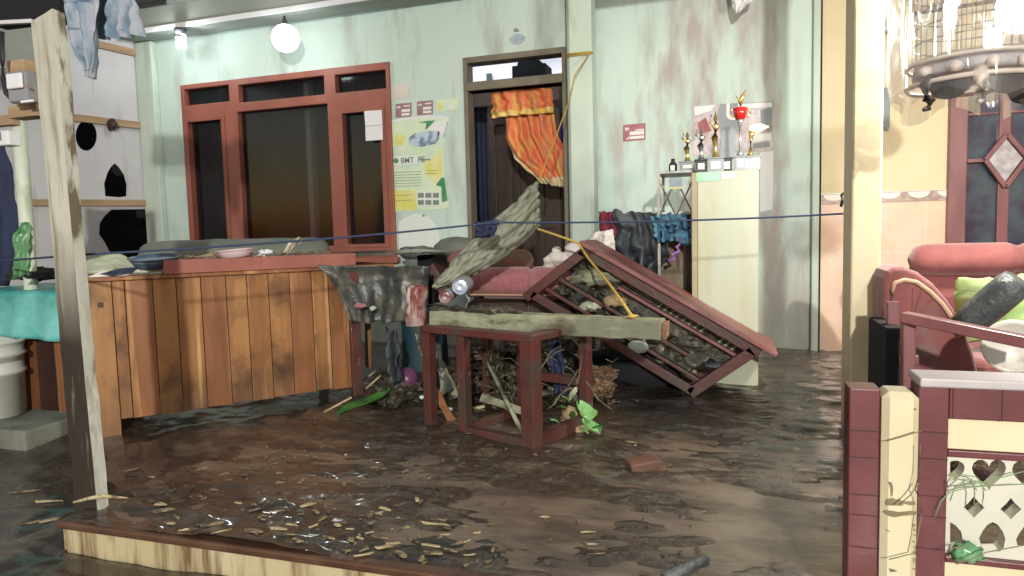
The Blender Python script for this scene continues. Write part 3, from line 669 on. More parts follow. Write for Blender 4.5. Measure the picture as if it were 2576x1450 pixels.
rg = MB().blob(onY(90, 690, 2.55), (.12,.10,.035), .5, 3, 4, 5); build('rag', rg, M['charcoal'], label='dark wet rag lying on the teal oilcloth', cat='rag', smooth=True)
BK = thing('white_bucket', 'dirty white ribbed plastic bucket, cut by the left edge of the photo', 'bucket', onY(2, 1045, 2.25))
bc_ = onY(-4, 1045, 2.25); rr_ = onY(44, 950, 2.25).x-onY(-4, 950, 2.25).x; zt2 = onY(0, 856, 2.25).z-bc_.z
pr = [(.0,0),(rr_*.86,0),(rr_*.90,zt2*.3),(rr_*.93,zt2*.55),(rr_*1.02,zt2*.57),(rr_*1.02,zt2*.60),(rr_*.95,zt2*.62),(rr_*.96,zt2*.78),(rr_*1.05,zt2*.80),(rr_*1.05,zt2*.83),(rr_*.98,zt2*.85),(rr_*1.0,zt2*.95),(rr_*1.06,zt2*.96),(rr_*1.06,zt2),(rr_*.98,zt2),(rr_*.9,.02),(0,.02)]
build('pail', MB().lathe(pr, bc_, 36), M['bucket'], BK, smooth=True)
cbk = onY(10, 1095, 2.0)
build('grey_block', MB().box((bc_.x-.3, 2.08, -.12), (onY(72, 1090, 2.1).x, 2.4, bc_.z-.004)), M['stonegrey'], label='grey concrete block under the white bucket', cat='block', bevel=.008)

# ---- wooden counter
A0 = onZ(268, 1092); B0 = onZ(905, 996); A0.z = B0.z = 0
dr = (B0-A0).normalized(); bn = Vector((-dr.y, dr.x, 0))        # bn points away from the camera
def onC(x, y, off=0.): return onP(x, y, A0+bn*off, bn)
CT = thing('wooden_counter', 'long counter of upright varnished teak planks under a heap of flood litter', 'counter', A0)
TL = onC(230, 706); pxs = [230, 282, 322, 390, 395, 450, 512, 575, 628, 680, 735, 790, 832, 884]
tops = onC(500, 702).z; 
xs_ = [(onC(x, 850)-A0).dot(dr) for x in [232,290,322,392,451,513,576,628,682,735,790,832,886]]
zb_ = onC(400, 1042).z; zt_c = onC(300, 706).z
pm = ['plank2','plank','plank3','plank2','plank','plank3','plank2','plank','plank2','plank3','plank','plank3']
for i in range(len(xs_)-1):
    a, b = xs_[i]+.0015, xs_[i+1]-.0015; o_ = random.uniform(0, .005)
    zb_i = zb_+random.uniform(-.006, .006) if i else -.03
    p = MB(); c0 = A0+dr*a-bn*o_; c1 = A0+dr*b-bn*o_
    p.prism([c0+Vector((0,0,zb_i)), c1+Vector((0,0,zb_i)), c1+Vector((0,0,zt_c)), c0+Vector((0,0,zt_c))], bn*.022)
    build('plank', p, M[pm[i]], CT, bevel=.002)
LEN = xs_[-1]
core = MB().prism([A0+dr*(.03)+bn*.03+Vector((0,0,.12)), A0+dr*(LEN-.02)+bn*.03+Vector((0,0,.12)), A0+dr*(LEN-.02)+bn*.03+Vector((0,0,zt_c-.01)), A0+dr*(.03)+bn*.03+Vector((0,0,zt_c-.01))], bn*.5)
build('body', core, M['darkwood'], CT)
topb = MB().prism([A0+dr*(xs_[0]-.03)-bn*.02+Vector((0,0,zt_c)), A0+dr*(LEN+.25)-bn*.02+Vector((0,0,zt_c)), A0+dr*(LEN+.25)+bn*.62+Vector((0,0,zt_c)), A0+dr*(xs_[0]-.03)+bn*.62+Vector((0,0,zt_c))], (0,0,.018))
build('top_board', topb, M['plank3'], CT, bevel=.003)
sm = A0+dr*(xs_[0]+.03); hkz = onC(245, 768).z
build('mortise', MB().prism([sm+dr*a_-bn*.006+Vector((0,0,hkz+b_)) for a_, b_ in ((0,-.012),(.022,-.012),(.022,.012),(0,.012))], bn*.004), M['darkwood'], CT)
for s_ in (LEN+.01, LEN-.02, .05):
    o_ = .55 if s_ < LEN else -.012
    p0 = A0+dr*s_+bn*o_
    if s_ == .05: p0 = A0+dr*.05+bn*.55
    build('leg', MB().beam(p0+Vector((0,0,-.03)), p0+Vector((0,0,zt_c-.002)), .055, .055, dr), M['maroon'], CT, bevel=.003)
# heavy red board on top of the counter
TZ = zt_c+.018
e0 = onC(412, 676, -.03); e1 = onC(850, 690, -.03)
rbm = MB(); 
for_ = A0-bn*.03
s0, s1 = (e0-A0).dot(dr), (e1-A0).dot(dr)
rbm.prism([for_+dr*s0+Vector((0,0,TZ+.001)), for_+dr*(s1+.1)+Vector((0,0,TZ+.001)), for_+dr*(s1+.1)+Vector((0,0,TZ+.066)), for_+dr*s0+Vector((0,0,TZ+.066))], bn*.14)
build('red_beam', rbm, M['redwood'], label='long salmon red painted beam lying along the counter edge', cat='beam', bevel=.003)
# wet table top behind
wt = onC(900, 655, .25)
wtm = MB().prism([A0+dr*(LEN-.32)+bn*.12+Vector((0,0,TZ+.045)), A0+dr*(LEN+.65)+bn*.05+Vector((0,0,TZ+.045)), A0+dr*(LEN+.65)+bn*.5+Vector((0,0,TZ+.055)), A0+dr*(LEN-.32)+bn*.5+Vector((0,0,TZ+.055))], (0,0,.012))
build('wet_sheet', wtm, M['tarp'], label='flat shiny wet dark sheet lying on the counter behind the plastic drape', cat='plastic sheet', bevel=.003)
# muddy mattress roll
m0, m1 = onP(345, 640, A0+bn*.62, bn), onP(828, 636, A0+bn*.62, bn)
m0.z = m1.z = TZ+.075
def mfn(u, v):
    t = 2*math.pi*v; p = m0.lerp(m1, u); k = min(1, math.sqrt(max(0, 1-abs(2*u-1)**14)))*(1+.07*noise.noise(Vector((u*9, v*3, 1))))
    return p+bn*math.cos(t)*.11*k+Vector((0,0,math.sin(t)*.085*k))
build('rolled_mattress', MB().grid(mfn, 60, 28), M['mattress'], label='long muddy grey rolled mattress on the back of the counter', cat='mattress', smooth=True)
# basins and litter on the counter
def bowl(name, cpx, wpx, hh, tilt, m, m2, label, cat, sq=1., off=.1, zc=None):
    c = onP(cpx[0], cpx[1], A0+bn*off, bn)
    r = wpx*depth(c)/F/2
    t = thing(name, label, cat, c-Vector((0,0,hh*.0)))
    Mx = Matrix.Rotation(tilt[0], 3, 'X') @ Matrix.Rotation(tilt[1], 3, 'Y')
    c.z = TZ+(.067 if zc is None else zc); c0 = c; t.location = c
    build('bowl', MB().lathe([(0,0),(r*.62,0),(r*.70,hh*.1),(r*.90,hh*.8),(r*.93,hh),(r*1.0,hh*1.0),(r*1.0,hh*1.04),(r*.94,hh*1.05),(r*.88,hh*.85),(r*.66,.012),(0,.012)], c0, 40, Mx), m, t, smooth=True)
    return t, c0, r, Mx
t, c, r, Mx = bowl('blue_basin', (392, 688), 122, .05, (R(7), R(3)), M['basin'], None, 'slate blue plastic basin tilted beside the red beam', 'basin', off=.10, zc=.03)
build('water', MB().lathe([(0,.036),(r*.885,.036),(r*.885,.038),(0,.038)], c, 40, Mx), M['basinin'], t)
t, c, r, Mx = bowl('pink_bowl', (594, 660), 92, .036, (R(4), R(-2)), M['pinkbowl'], None, 'small pale pink plastic bowl standing on the red beam', 'bowl', off=.02)
def onCz(x, y, off): return onP(x, y, A0+bn*off, bn)
build('crumpled_paper', MB().blob(onCz(668, 641, .1), (.045,.035,.022), .9, 3, 2.2, 3), M['white'], label='crumpled white paper scrap right of the pink bowl', cat='paper')
dl = MB()
for k, pts in enumerate([[(690,652),(715,640),(738,610),(752,598),(762,604),(750,618)], [(655,655),(700,646),(742,624)], [(700,650),(728,628),(735,612)], [(640,648),(628,632),(630,620)]]):
    dl.tube([onCz(x, y, .12) for x, y in pts], [.006]*(len(pts)-1)+[.002], 6)
build('dry_root', dl, M['straw'], label='tangle of dry pale root and stalk sticking up behind the paper', cat='root', smooth=True)
for pts, mm, lab in (([(712,640),(730,606),(744,612),(728,640)], 'offwhite', 'curled pale husk leaning on the dry root'), ([(455,654),(540,636),(545,644),(470,662)], 'deadleaf', 'tan wooden scrap lying between the basin and the pink bowl'), ([(500,656),(560,646),(570,655),(520,662)], 'trim', 'brown scrap of wood next to the pink bowl')):
    build('scrap', MB().prism([onCz(x, y, .13) for x, y in pts], bn*.02), M[mm], label=lab, cat='scrap', bevel=.003)
pg = MB().grid(lambda u, v: onCz(215+165*u, 686-40*v*math.sin(math.pi*min(1, u*.9+.15))-3+2*math.sin(u*9), .35+.15*v)+Vector((0,0,.01*noise.noise(Vector((u*7,v*7,1))))), 30, 12)
build('pale_cloth', pg, M['palegreen'], label='pale green crumpled cloth heaped behind the blue basin', cat='cloth', solid=.02, smooth=True)
for pts, mm, lab in (([(248,690),(300,676),(352,672),(330,690),(280,696)], 'navy', 'navy blue folded book cover on the left end of the counter'), ([(215,700),(260,682),(330,690),(300,697)], 'offwhite', 'muddy white paper at the left end of the counter')):
    build('paper', MB().prism([onCz(x, y, .08) for x, y in pts], bn*.02), M[mm], label=lab, cat='paper')
ctl = MB()
for k in range(150):
    t_ = random.random(); p = onP(460+t_*380, 655, A0+bn*random.uniform(.02,.12), bn); p.z = TZ+.067+random.uniform(0,.008); d = Vector((random.uniform(-1,1), random.uniform(-1,1), random.uniform(-.05,.35))).normalized()*random.uniform(.01,.05)
    ctl.tube([p, p+d*.5, p+d], [.003,.003,.0015], 5)
build('counter_litter', ctl, mat('wet_straw_litter', (.10,.075,.045), (.30,.24,.15), 3, .42, .58, rough=.6), label='wet straw and leaf litter strewn along the red beam', cat='litter', kind='stuff')
build('muddy_hump', MB().blob(onP(735, 655, A0+bn*.25, bn), (.16,.08,.03), .5, 3, 3, 8), M['debris'], label='low hump of mud behind the white paper on the counter', cat='mud', smooth=True)
# dark plastic sheet draped over the end of the counter
def drf(u, v):
    l = poly([(796,668),(820,690),(845,725),(865,770),(880,812)], v); r = poly([(1082,670),(1082,700),(1080,740),(1075,775),(1060,812)], v)
    x = l[0]+(r[0]-l[0])*u; y = l[1]+(r[1]-l[1])*u
    p = onP(x, y, A0-bn*.06, bn)
    p += bn*((.010*math.sin(u*17+4*math.sin(v*2+u*3))+.006*math.sin(u*43+v*5))*(.3+v)+.045*noise.noise(Vector((u*4, v*2, 2))))
    p.z += .008*noise.noise(Vector((u*8, v*4, 5)))+(.02*noise.noise(Vector((u*9, 7, 7))) if v > .9 else 0)
    return p
build('plastic_drape', MB().grid(drf, 60, 30), M['tarp'], label='dark muddy plastic sheet draped over the right end of the counter', cat='plastic sheet', solid=.003, smooth=True)
for (x, y, rx_, mm, lab) in ((905,770,.035,'pink','small pinkish scrap caught in the draped plastic sheet'), (938,776,.018,'whitetin','small pale scrap caught in the draped plastic sheet')):
    build('scrap', MB().blob(onP(x, y, A0-bn*.13, bn), (rx_, .02, .014), .5, 2, 3, x), M[mm], label=lab, cat='scrap', smooth=True)
# teal blue barrel hidden under the drape
bp_ = onZ(990, 1000); build('blue_drum', MB().lathe([(0,0),(.13,0),(.135,.1),(.13,.3),(.135,.45),(0,.45)], (bp_.x+.03, bp_.y+.35, 0), 24), mat('petrol_drum', (.012,.05,.065), (.03,.05,.05), 5, rough=.5), label='dark petrol blue drum standing under the draped sheet', cat='drum', smooth=True)
ly = onC(925, 900, .25); build('loose_board', MB().beam(Vector((ly.x, ly.y, .1)), Vector((ly.x+.02, ly.y, .58)), .05, .02, dr), M['plank2'], label='pale loose board standing right of the counter end', cat='board', bevel=.002)
# ------------------------------------------------------------------ maroon frame in the middle
def onF(x, y): p = onZ(x, y); p.z = 0; return p
f1 = onF(1340, 1135); f2 = onF(1172, 1098); 
dl_ = (f2-f1).normalized(); f3 = f1+dl_*.56
drt = Vector((-dl_.y, dl_.x, 0));
if drt.dot(FWD) < 0: drt = -drt
ZT = onP(1340, 846, f1, FWD.cross(Vector((0,0,1))).cross(Vector((0,0,1))).normalized()).z
FRM = thing('stool_frame', 'upended maroon wooden table frame of posts and rails standing in the mud', 'table frame', f1)
WD = .56; DP = .40
def L3(a, b, z): return f1+dl_*a+drt*b+Vector((0,0,z))
def bar(a0, b0, z0, a1, b1, z1, w_=.042, h_=.042, nm='rail', m='maroon', up=(0,0,1)):
    build(nm, MB().beam(L3(a0,b0,z0), L3(a1,b1,z1), w_, h_, up), M[m], FRM, bevel=.003)
q1 = (f2-f1).length
for a, b, z0 in ((0,0,-.03),(q1,0,-.03),(WD,0,-.03),(0,DP,-.03),(q1*1.02,DP*1.05,-.03),(WD,DP,-.03)):
    wth = .062 if (a, b) == (0, 0) else .044
    build('post', MB().beam(L3(a,b,z0), L3(a,b,ZT-.02), wth, wth, dl_), M['maroon'], FRM, bevel=.003)
bar(-.03, 0, ZT-.005, WD+.02, 0, ZT-.005, .07, .03)
bar(0, -.03, ZT-.006, 0, DP+.02, ZT-.006, .07, .028)
bar(WD, .036, ZT-.006, WD, DP, ZT-.006, .05, .028); bar(.036, DP, ZT-.006, WD-.03, DP, ZT-.006, .05, .028)
bar(.032, 0, .018, q1-.023, 0, .018, .04, .055); bar(0, .032, .03, 0, DP-.02, .03, .045, .06)
bar(q1, .03, .03, q1, DP-.02, .03, .04, .04); bar(.03, DP, .20, q1-.03, DP, .20, .04, .035)
# grey pole leaning inside
build('grey_stick', MB().tube([L3(q1-.03, .12, .30), L3(.05, .03, .02)], [.008, .010], 8), M['muddywood'], label='thin grey stick leaning inside the maroon frame', cat='stick', smooth=True)

# ------------------------------------------------------------------ tilted cupboard frame
TY = 3.46
cA, cB, cC_ = onY(1466, 622, TY), onY(1922, 884, TY), onY(1748, 1000, TY)
ax = (cB-cA).normalized(); az = Vector((-ax.z, 0, ax.x)); az = -az if az.z > 0 else az   # az points down the short side
LN = (cB-cA).length; HT = (cC_-cB).length
az = (cC_-cB).normalized()
TF = thing('tilted_cupboard', 'maroon open-backed cupboard tipped on one corner with broken slats inside', 'cupboard', onY(1748, 1000, TY))
def T3(a, b, d=0.): return cA+ax*a+az*b+Vector((0, d, 0))
def tbar(nm, a0, b0, a1, b1, w_, d0=0., d1=.05, m='maroon', n_=None):
    p0, p1 = T3(a0, b0), T3(a1, b1); d = (p1-p0).normalized(); s = Vector((-d.z, 0, d.x))*w_/2
    build(nm, MB().prism([p0+s+Vector((0,d0,0)), p1+s+Vector((0,d0,0)), p1-s+Vector((0,d0,0)), p0-s+Vector((0,d0,0))], (0, d1-d0, 0)), M[m], TF, bevel=.003)
DPT = .36
tbar('top_board', -.03, -.018, LN+.05, -.018, .022, -.03, DPT+.04, 'maroonlit')
tbar('front_rail', -.0, .022, LN, .022, .052, 0, .035)
tbar('side_post', .024, .03, .024, HT+.02, .052, 0, .045); tbar('side_post', LN-.03, .03, LN-.03, HT, .055, 0, .045)
tbar('front_rail', .03, HT-.02, LN-.03, HT-.02, .045, 0, .035)
tbar('side_post', .024, .03, .024, HT, .045, DPT-.04, DPT); tbar('side_post', LN-.03, .03, LN-.03, HT, .045, DPT-.04, DPT)
tbar('back_rail', 0, .03, LN, .03, .05, DPT-.035, DPT-.001); tbar('back_rail', 0, HT-.02, LN, HT-.02, .045, DPT-.035, DPT)
tbar('slat_rail', .30, .105, LN-.05, .105, .016, .05, .10, 'maroonlit'); tbar('slat_rail', .05, .235, LN-.2, .235, .018, .04, .10)
tbar('slat_rail', .03, HT*.80, LN-.05, HT*.80, .018, .04, .09)
tbar('back_panel', .06, .115, LN-.06, .115, .15, .115, .125, 'debris')
sl = MB(); k = LN*.5
while k < LN-.08:
    p0, p1 = T3(k, .045, .10), T3(k, .10, .10); sl.prism([p0, p0+ax*.012, p1+ax*.012, p1], (0, .015, 0)); k += .035
build('slat', sl, M['muddywood'], TF)
tbar('shelf_board', .10, .16, LN-.08, .16, .012, .12, DPT-.04, 'muddywood')
def bfn(u, v):
    p = T3(.25+(LN-.36)*u, .17+(HT-.21)*v, .13+.05*noise.noise(Vector((u*7, v*5, 4)))+.02*math.sin(u*30)); return p
build('dark_plastic', MB().grid(bfn, 50, 24), M['tarp'], label='dark crumpled plastic bag stuffed inside the tilted cupboard', cat='plastic bag', solid=.003, smooth=True)
pc = T3(LN*.44, .335, .03)
pc = onY(1604, 874, TY+.02); build('foam_piece', MB().blob(pc, (.055,.02,.035), .15, 3, 2, 1), M['whitetin'], label='round pale green foam piece under the grey plank', cat='foam', smooth=True)
cl_ = MB()
for k in range(40):
    p = T3(random.uniform(.08, LN-.12), random.uniform(.08, HT-.06), random.uniform(.08, .14)); cl_.blob(p, (random.uniform(.015,.05), .02, random.uniform(.01,.03)), .8, 2, 3, k)
build('mud_lumps', cl_, M['debris'], label='mud and rubbish caked inside the tilted cupboard', cat='mud', kind='stuff')
for (x, y, rx, rz, mm, lab, s_) in ((1545,758,.06,.035,'deadleaf','tan rounded rubbish behind the yellow rope',2),(1500,700,.13,.05,'muddywood','grey bundle of twigs inside the apex of the tilted cupboard',5),(1490,770,.06,.03,'palegreen','pale torn paper on top of the grey plank',7),(1800,915,.07,.012,'greycloth','dark rag strip in the lower corner of the tilted cupboard',8)):
    build('rubbish', MB().blob(onY(x, y, TY+.10), (rx, .08, rz), .55, 3, 2.6, s_), M[mm], label=lab, cat='rubbish', smooth=True)
# dark heap behind/below the cupboard
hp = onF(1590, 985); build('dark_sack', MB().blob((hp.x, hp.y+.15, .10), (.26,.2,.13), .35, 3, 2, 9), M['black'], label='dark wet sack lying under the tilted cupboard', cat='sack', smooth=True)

# ------------------------------------------------------------------ grey plank, slab, cans
g0 = at(1092, 800, 3.02); g1 = at(1668, 829, 2.62)
g1.z += 0
PKd = (g1-g0).normalized()
gp = MB().beam(g0, g1, .09, .075, (0,0,1), seg=26, jit=.08)
GPK = build('grey_plank', gp, M['muddywood'], label='muddy grey-green timber beam lying across the maroon frame', cat='beam', bevel=.004)
eb = MB().beam(g1+PKd*-.004, g1+PKd*.018, .070, .058, (0,0,1), seg=2, jit=.2)
build('broken_end', eb, mat('split_wood', (.30,.16,.10), (.20,.10,.06), 20, rough=.8, bump=.8), GPK)
cc_ = at(1640, 842, 2.60)
mb_ = MB()
for k in range(26):
    t_ = random.random(); p = g0.lerp(g1, t_*.42)+Vector((random.uniform(-.03,.03), random.uniform(-.04,.04), .045)); mb_.blob(p, (random.uniform(.02,.05), .03, random.uniform(.008,.022)), .5, 1, 3, k)
build('mud_litter', mb_, M['debris'], label='mud and leaf litter heaped on the left half of the grey beam', cat='litter', kind='stuff')
# weathered slab standing up
SO = [(1092,722),(1130,672),(1180,615),(1240,560),(1300,508),(1352,458),(1360,475),(1347,500),(1352,520),(1344,540),(1360,556),(1356,575),(1338,590),(1290,628),(1240,664),(1180,694),(1140,712)]
def slf(u, v):
    # v along the slab, u across: between upper edge and lower edge
    up = poly([(1092,722),(1136,664),(1182,612),(1240,560),(1300,508),(1354,457)], v); lo = poly([(1096,724),(1150,712),(1208,682),(1262,650),(1318,606),(1360,565)], v)
    x = up[0]+(lo[0]-up[0])*u; y = up[1]+(lo[1]-up[1])*u
    rg = math.sin(u*14+.8*math.sin(v*6))*.012*(.3+v)
    e = .0
    if v > .93: e = .05*noise.noise(Vector((u*9, 3, 3)))
    p = at(x, y, 3.35+.25*v)
    p += FWD*(rg+.03*noise.noise(Vector((u*9, v*14, 2)))-.05*math.sin(math.pi*u))
    p.z += e*.6; p.x -= abs(e)
    return p
build('broken_slab', MB().grid(slf, 44, 60), M['bark'], label='torn grey-green fibrous slab standing aslant in front of the doorway', cat='slab', solid=.02, smooth=True)
def can(px, py, rpx, D, m, lab, ln=.2, yaw=.25):
    c = at(px, py, D); r = rpx*D/F; t = thing('can', lab, 'can', c)
    Mx = Matrix.Rotation(yaw, 3, 'Z') @ Matrix.Rotation(R(90), 3, 'X')      # axis towards the camera
    build('side', MB().lathe([(r*.96,0),(r,-.01),(r,-ln),(r*.9,-ln-.005),(0,-ln-.005)], c, 28, Mx), M['slate'], t, smooth=True)
    build('end', MB().lathe([(r*.80,.0),(r*.80,.004),(r*.93,.006),(r*.95,.012),(r*.99,.012),(r*1.0,-.004),(r*.8,-.004)], c, 28, Mx), M[m], t)
    build('end_disc', MB().lathe([(0,.001),(r*.45,.003),(r*.8,.001),(r*.8,-.002),(0,-.002)], c, 28, Mx), M[m], t)
can(1158, 721, 20, 3.0, 'foil', 'round can with a bluish silver end facing the camera')
can(1121, 747, 16, 2.95, 'rustcan', 'smaller can with a pinkish silver end below the bluish one')
sp = at(1050, 770, 2.98); sr = 27*2.98/F
st_ = MB()
def stf(u, v):
    t = 2*math.pi*u; k = 1+.15*noise.noise(Vector((math.cos(t)*2, math.sin(t)*2, v*3)))
    return sp+Vector((math.cos(t)*sr*k*(1-.12*v), math.sin(t)*sr*k, .085-.17*v+.015*noise.noise(Vector((u*6, 1, 1)))*(v < .01)+.0*u))+Vector((-.01*v, 0, 0))
st_.grid(stf, 28, 12); cap_ = [v for v in st_.bm.verts][:29]
st_.blob(sp+Vector((0,0,.075)), (sr*.95, sr*.95, .02), .2, 2)
build('wood_stump', st_, M['rustcan'], label='short maroon stump with white splashes on the corner of the frame', cat='stump', smooth=True)

# ------------------------------------------------------------------ pink sofa
def rbox(mb, c, s, yaw=0., tilt=0.):
    Mx = Matrix.Rotation(yaw, 3, 'Z') @ Matrix.Rotation(tilt, 3, 'Y'); c = Vector(c); h = Vector(s)/2
    v = [c+Mx@Vector((a*h.x, b*h.y, d*h.z)) for a, b, d in ((-1,-1,-1),(1,-1,-1),(1,1,-1),(-1,1,-1),(-1,-1,1),(1,-1,1),(1,1,1),(-1,1,1))]
    return mb.hull8(v)
SY = 3.75
SF = thing('pink_sofa', 'dusty pink velour sofa buried in flood debris with a piped front roll', 'sofa', onY(1290, 900, SY))
s0, s1 = onY(1180, 713, SY), onY(1445, 712, SY)
def roll(mb, p0, p1, rz, ry, pinch=(), ends=8):
    def fn(u, v):
        t = 2*math.pi*v; p = p0.lerp(p1, u); k = max(.02, 1-abs(2*u-1)**ends)**.5
        for q in pinch: k *= 1-.20*math.exp(-((u-q)/.025)**2)
        return p+Vector((0, math.cos(t)*ry*k, math.sin(t)*rz*k))
    return mb.grid(fn, 60, 24)
build('front_roll', roll(MB(), s0, s1, .095, .11, (.14, .6), 8), M['pink'], SF, smooth=True)
pz = MB().tube([s0+Vector((.012, -.09*math.cos(t)*1.0, .080*math.sin(t))) for t in [2*math.pi*k/24 for k in range(25)]], .006, 6)
build('piping', pz, M['piping'], SF, smooth=True)
pz = MB().tube([s0+Vector((.03, -.085, -.06)), s1+Vector((0, -.085, -.065))], .005, 6); build('piping', pz, M['piping'], SF)
b0, b1 = onY(1128, 668, 4.25), onY(1342, 664, 4.25)
build('backrest', roll(MB(), b0, b1, .10, .10, (), 10), M['salmon'], SF, smooth=True)
sb_ = MB(); rbox(sb_, ((s0.x+s1.x)/2, SY+.28, .22), (s1.x-s0.x, .7, .50)); build('base', sb_, M['darkwood'], SF, bevel=.03)
arm = MB(); rbox(arm, onY(1120, 700, 4.0), (.07, .5, .22), .2, -.5); build('armrest', arm, M['maroon'], SF, bevel=.012)
# grey cushion and another cushion
build('grey_cushion', MB().blob(onY(1150, 624, 4.5), (.17,.12,.082), .12, 3, 2, 4), M['mattress'], label='grey-green muddy cushion beside the window corner', cat='cushion', smooth=True)
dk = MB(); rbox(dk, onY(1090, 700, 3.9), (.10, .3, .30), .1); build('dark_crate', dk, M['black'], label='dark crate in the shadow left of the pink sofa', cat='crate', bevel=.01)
build('chair_back', MB().blob(onY(1255, 612, 4.7), (.20,.06,.12), .2, 3, 2, 2), M['darkwood'], label='dark rounded chair back showing behind the slab in the doorway', cat='chair', smooth=True)
rk = MB().blob(onY(1050, 636, 4.5), (.16,.1,.05), .3, 3, 2, 6); build('dark_bag', rk, M['tarp'], label='dark bag slumped under the poster', cat='bag', smooth=True)
# white plush and white cloth
wp = MB()
for x, y, r in ((1385,660,.045),(1402,650,.05),(1425,655,.05),(1400,632,.028),(1375,672,.025),(1445,635,.06)): wp.blob(onY(x, y, 3.75), r, .3, 2, 4, x)
build('white_fluff', wp, M['offwhite'], label='bunched dirty white fabric left of the cupboard apex', cat='cloth', smooth=True)
build('white_cloth', cloth([(1460,622),(1478,602),(1500,585)][::-1], [(1545,640),(1545,610),(1540,578)][::-1], 3.95, 16, 16, 2, .03, 3), M['offwhite'], label='white draped cloth behind the cupboard apex', cat='cloth', solid=.01, smooth=True)

# ------------------------------------------------------------------ clothes rack with wet clothes, right
RK = thing('clothes_rail', 'low wooden rack carrying wet clothes beside the olive cupboard', 'rack', onY(1620, 900, 4.2))
rz_ = onY(1600, 540, 4.2).z; rx0, rx1 = onY(1512, 540, 4.2).x, onY(1742, 540, 4.2).x
build('top_board', MB().box((rx0, 4.12, rz_-.012), (rx1, 4.42, rz_+.006)), M['white'], RK, bevel=.003)
for x in (rx0+.02, rx1-.02):
    for y in (4.15, 4.39): build('leg', MB().box((x-.014, y-.014, -.02), (x+.014, y+.014, rz_-.012)), M['darkwood'], RK)
build('panel', MB().box((onY(1640,700,4.2).x, 4.16, .1), (rx1-.005, 4.19, rz_-.03)), mat('muddy_board', (.30,.23,.16), (.20,.14,.09), 5, stretch=(1,1,.3), rough=.7, stain=((.07,.05,.035), 6, (2,2,.5), .54, .66), bump=.3), RK)
G = 'wet clothes draped over the rack'
build('wine_cloth', cloth([(1506,533),(1508,580),(1512,640)], [(1556,533),(1560,580),(1560,640)], 4.06, 16, 12, 2, .012, 2), M['winecloth'], label='wine red cloth at the left end of the rack', cat='clothing', group=G, solid=.004, smooth=True)
build('grey_cloth', cloth([(1542,530),(1544,580),(1548,630),(1560,668),(1580,690)], [(1665,538),(1680,590),(1684,640),(1664,670),(1640,706)], 4.02, 50, 36, 3.2, .030, 1, .03), M['greycloth'], label='large dark grey wet cloth hanging from the rack', cat='clothing', group=G, solid=.005, smooth=True)
build('blue_knit', cloth([(1636,544),(1645,575),(1655,610)], [(1720,540),(1738,562),(1742,596)], 3.97, 50, 24, 5, .03, 4, .03), M['bluecloth'], label='bright blue knitted garment hanging from the right of the rack', cat='clothing', group=G, solid=.012, smooth=True)
build('navy_sock', MB().blob(onY(1752, 582, 3.98), (.04,.03,.026), .3, 2, 3, 1), M['navy'], label='small navy bundle at the right tip of the blue knit', cat='clothing', group=G, smooth=True)
build('blue_sleeve', MB().blob(onY(1742, 606, 3.96), (.045,.03,.028), .4, 3, 3, 2).blob(onY(1718, 598, 3.95), (.04,.03,.04), .4, 3, 3, 5), M['bluecloth'], label='rolled blue sleeve with a pale stripe below the navy bundle', cat='clothing', group=G, smooth=True)
pb_ = MB().tube([onY(x, y, 3.93) for x, y in ((1706,598),(1712,615),(1702,622),(1710,632),(1690,640),(1698,650),(1682,658))], .011, 8)
build('purple_ribbon', pb_, M['purple'], label='twisted purple ribbon hanging between the grey and blue clothes', cat='ribbon', smooth=True)

# ------------------------------------------------------------------ olive laminate cupboard, rack, trophies
GY = 3.79
ga, gb = onY(1755, 700, GY).x, onY(1908, 700, GY).x; gt = onY(1830, 430, GY).z
GC = thing('olive_cupboard', 'tall pale olive laminate cupboard streaked with mud against the wall', 'cupboard', ((ga+gb)/2, GY, 0))
build('body', MB().box((ga, GY, -.03), (gb, GY+.42, gt)), M['ply2'], GC, bevel=.004)
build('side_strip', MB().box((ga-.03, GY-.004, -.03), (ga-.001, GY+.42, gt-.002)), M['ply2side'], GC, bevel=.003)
tr = rectW(1752, 428, 1812, 456, GY-.004); build('green_tape', MB().box((tr[0], GY-.004, tr[1]), (tr[2], GY-.001, gt-.003)), M['greentape'], GC)
tr = rectW(1814, 430, 1848, 450, GY-.004); build('paper_label', MB().box((tr[0], GY-.003, tr[1]), (tr[2], GY-.001, gt-.006)), M['offwhite'], GC)
RX = thing('metal_rack', 'small dark metal stand with crossed braces beside the olive cupboard', 'stand', onY(1700, 700, 4.0))
ra, rb2 = onY(1657, 480, 4.0).x, onY(1745, 480, 4.0).x; rt = onY(1700, 436, 4.0).z; rbz = onY(1700, 640, 4.0).z
fr2 = MB()
for x in (ra, rb2):
    for y in (4.0, 4.3): fr2.box((x-.008, y-.008, .3), (x+.008, y+.008, rt))
fr2.box((ra-.008, 3.992, rt), (rb2+.02, 4.31, rt+.012)); build('frame', fr2, M['steel'], RX)
xb_ = MB(); z0_, z1_ = onY(1700, 545, 4.0).z, onY(1700, 450, 4.0).z
for k in range(2):
    xa_ = ra+(rb2-ra)*k/2; xb2 = ra+(rb2-ra)*(k+1)/2
    xb_.tube([(xa_, 4.0, z0_), (xb2, 4.0, z1_)], .005, 6).tube([(xa_, 4.006, z1_), (xb2, 4.006, z0_)], .005, 6)
build('cross_brace', xb_, M['steel'], RX)
lbp = rectW(1684, 448, 1716, 476, 3.985); build('label', MB().box((lbp[0], 3.985, lbp[1]), (lbp[2], 3.99, lbp[3])), M['emblem'], RX)
build('label_strip', MB().box((lbp[0], 3.982, lbp[1]), (lbp[2], 3.985, lbp[1]+.012)), M['pasty'], RX)
bt_ = onY(1692, 433, 4.05); BTL = thing('small_bottle', 'small dark bottle with a white label on the metal stand', 'bottle', (bt_.x, 4.08, rt+.012))
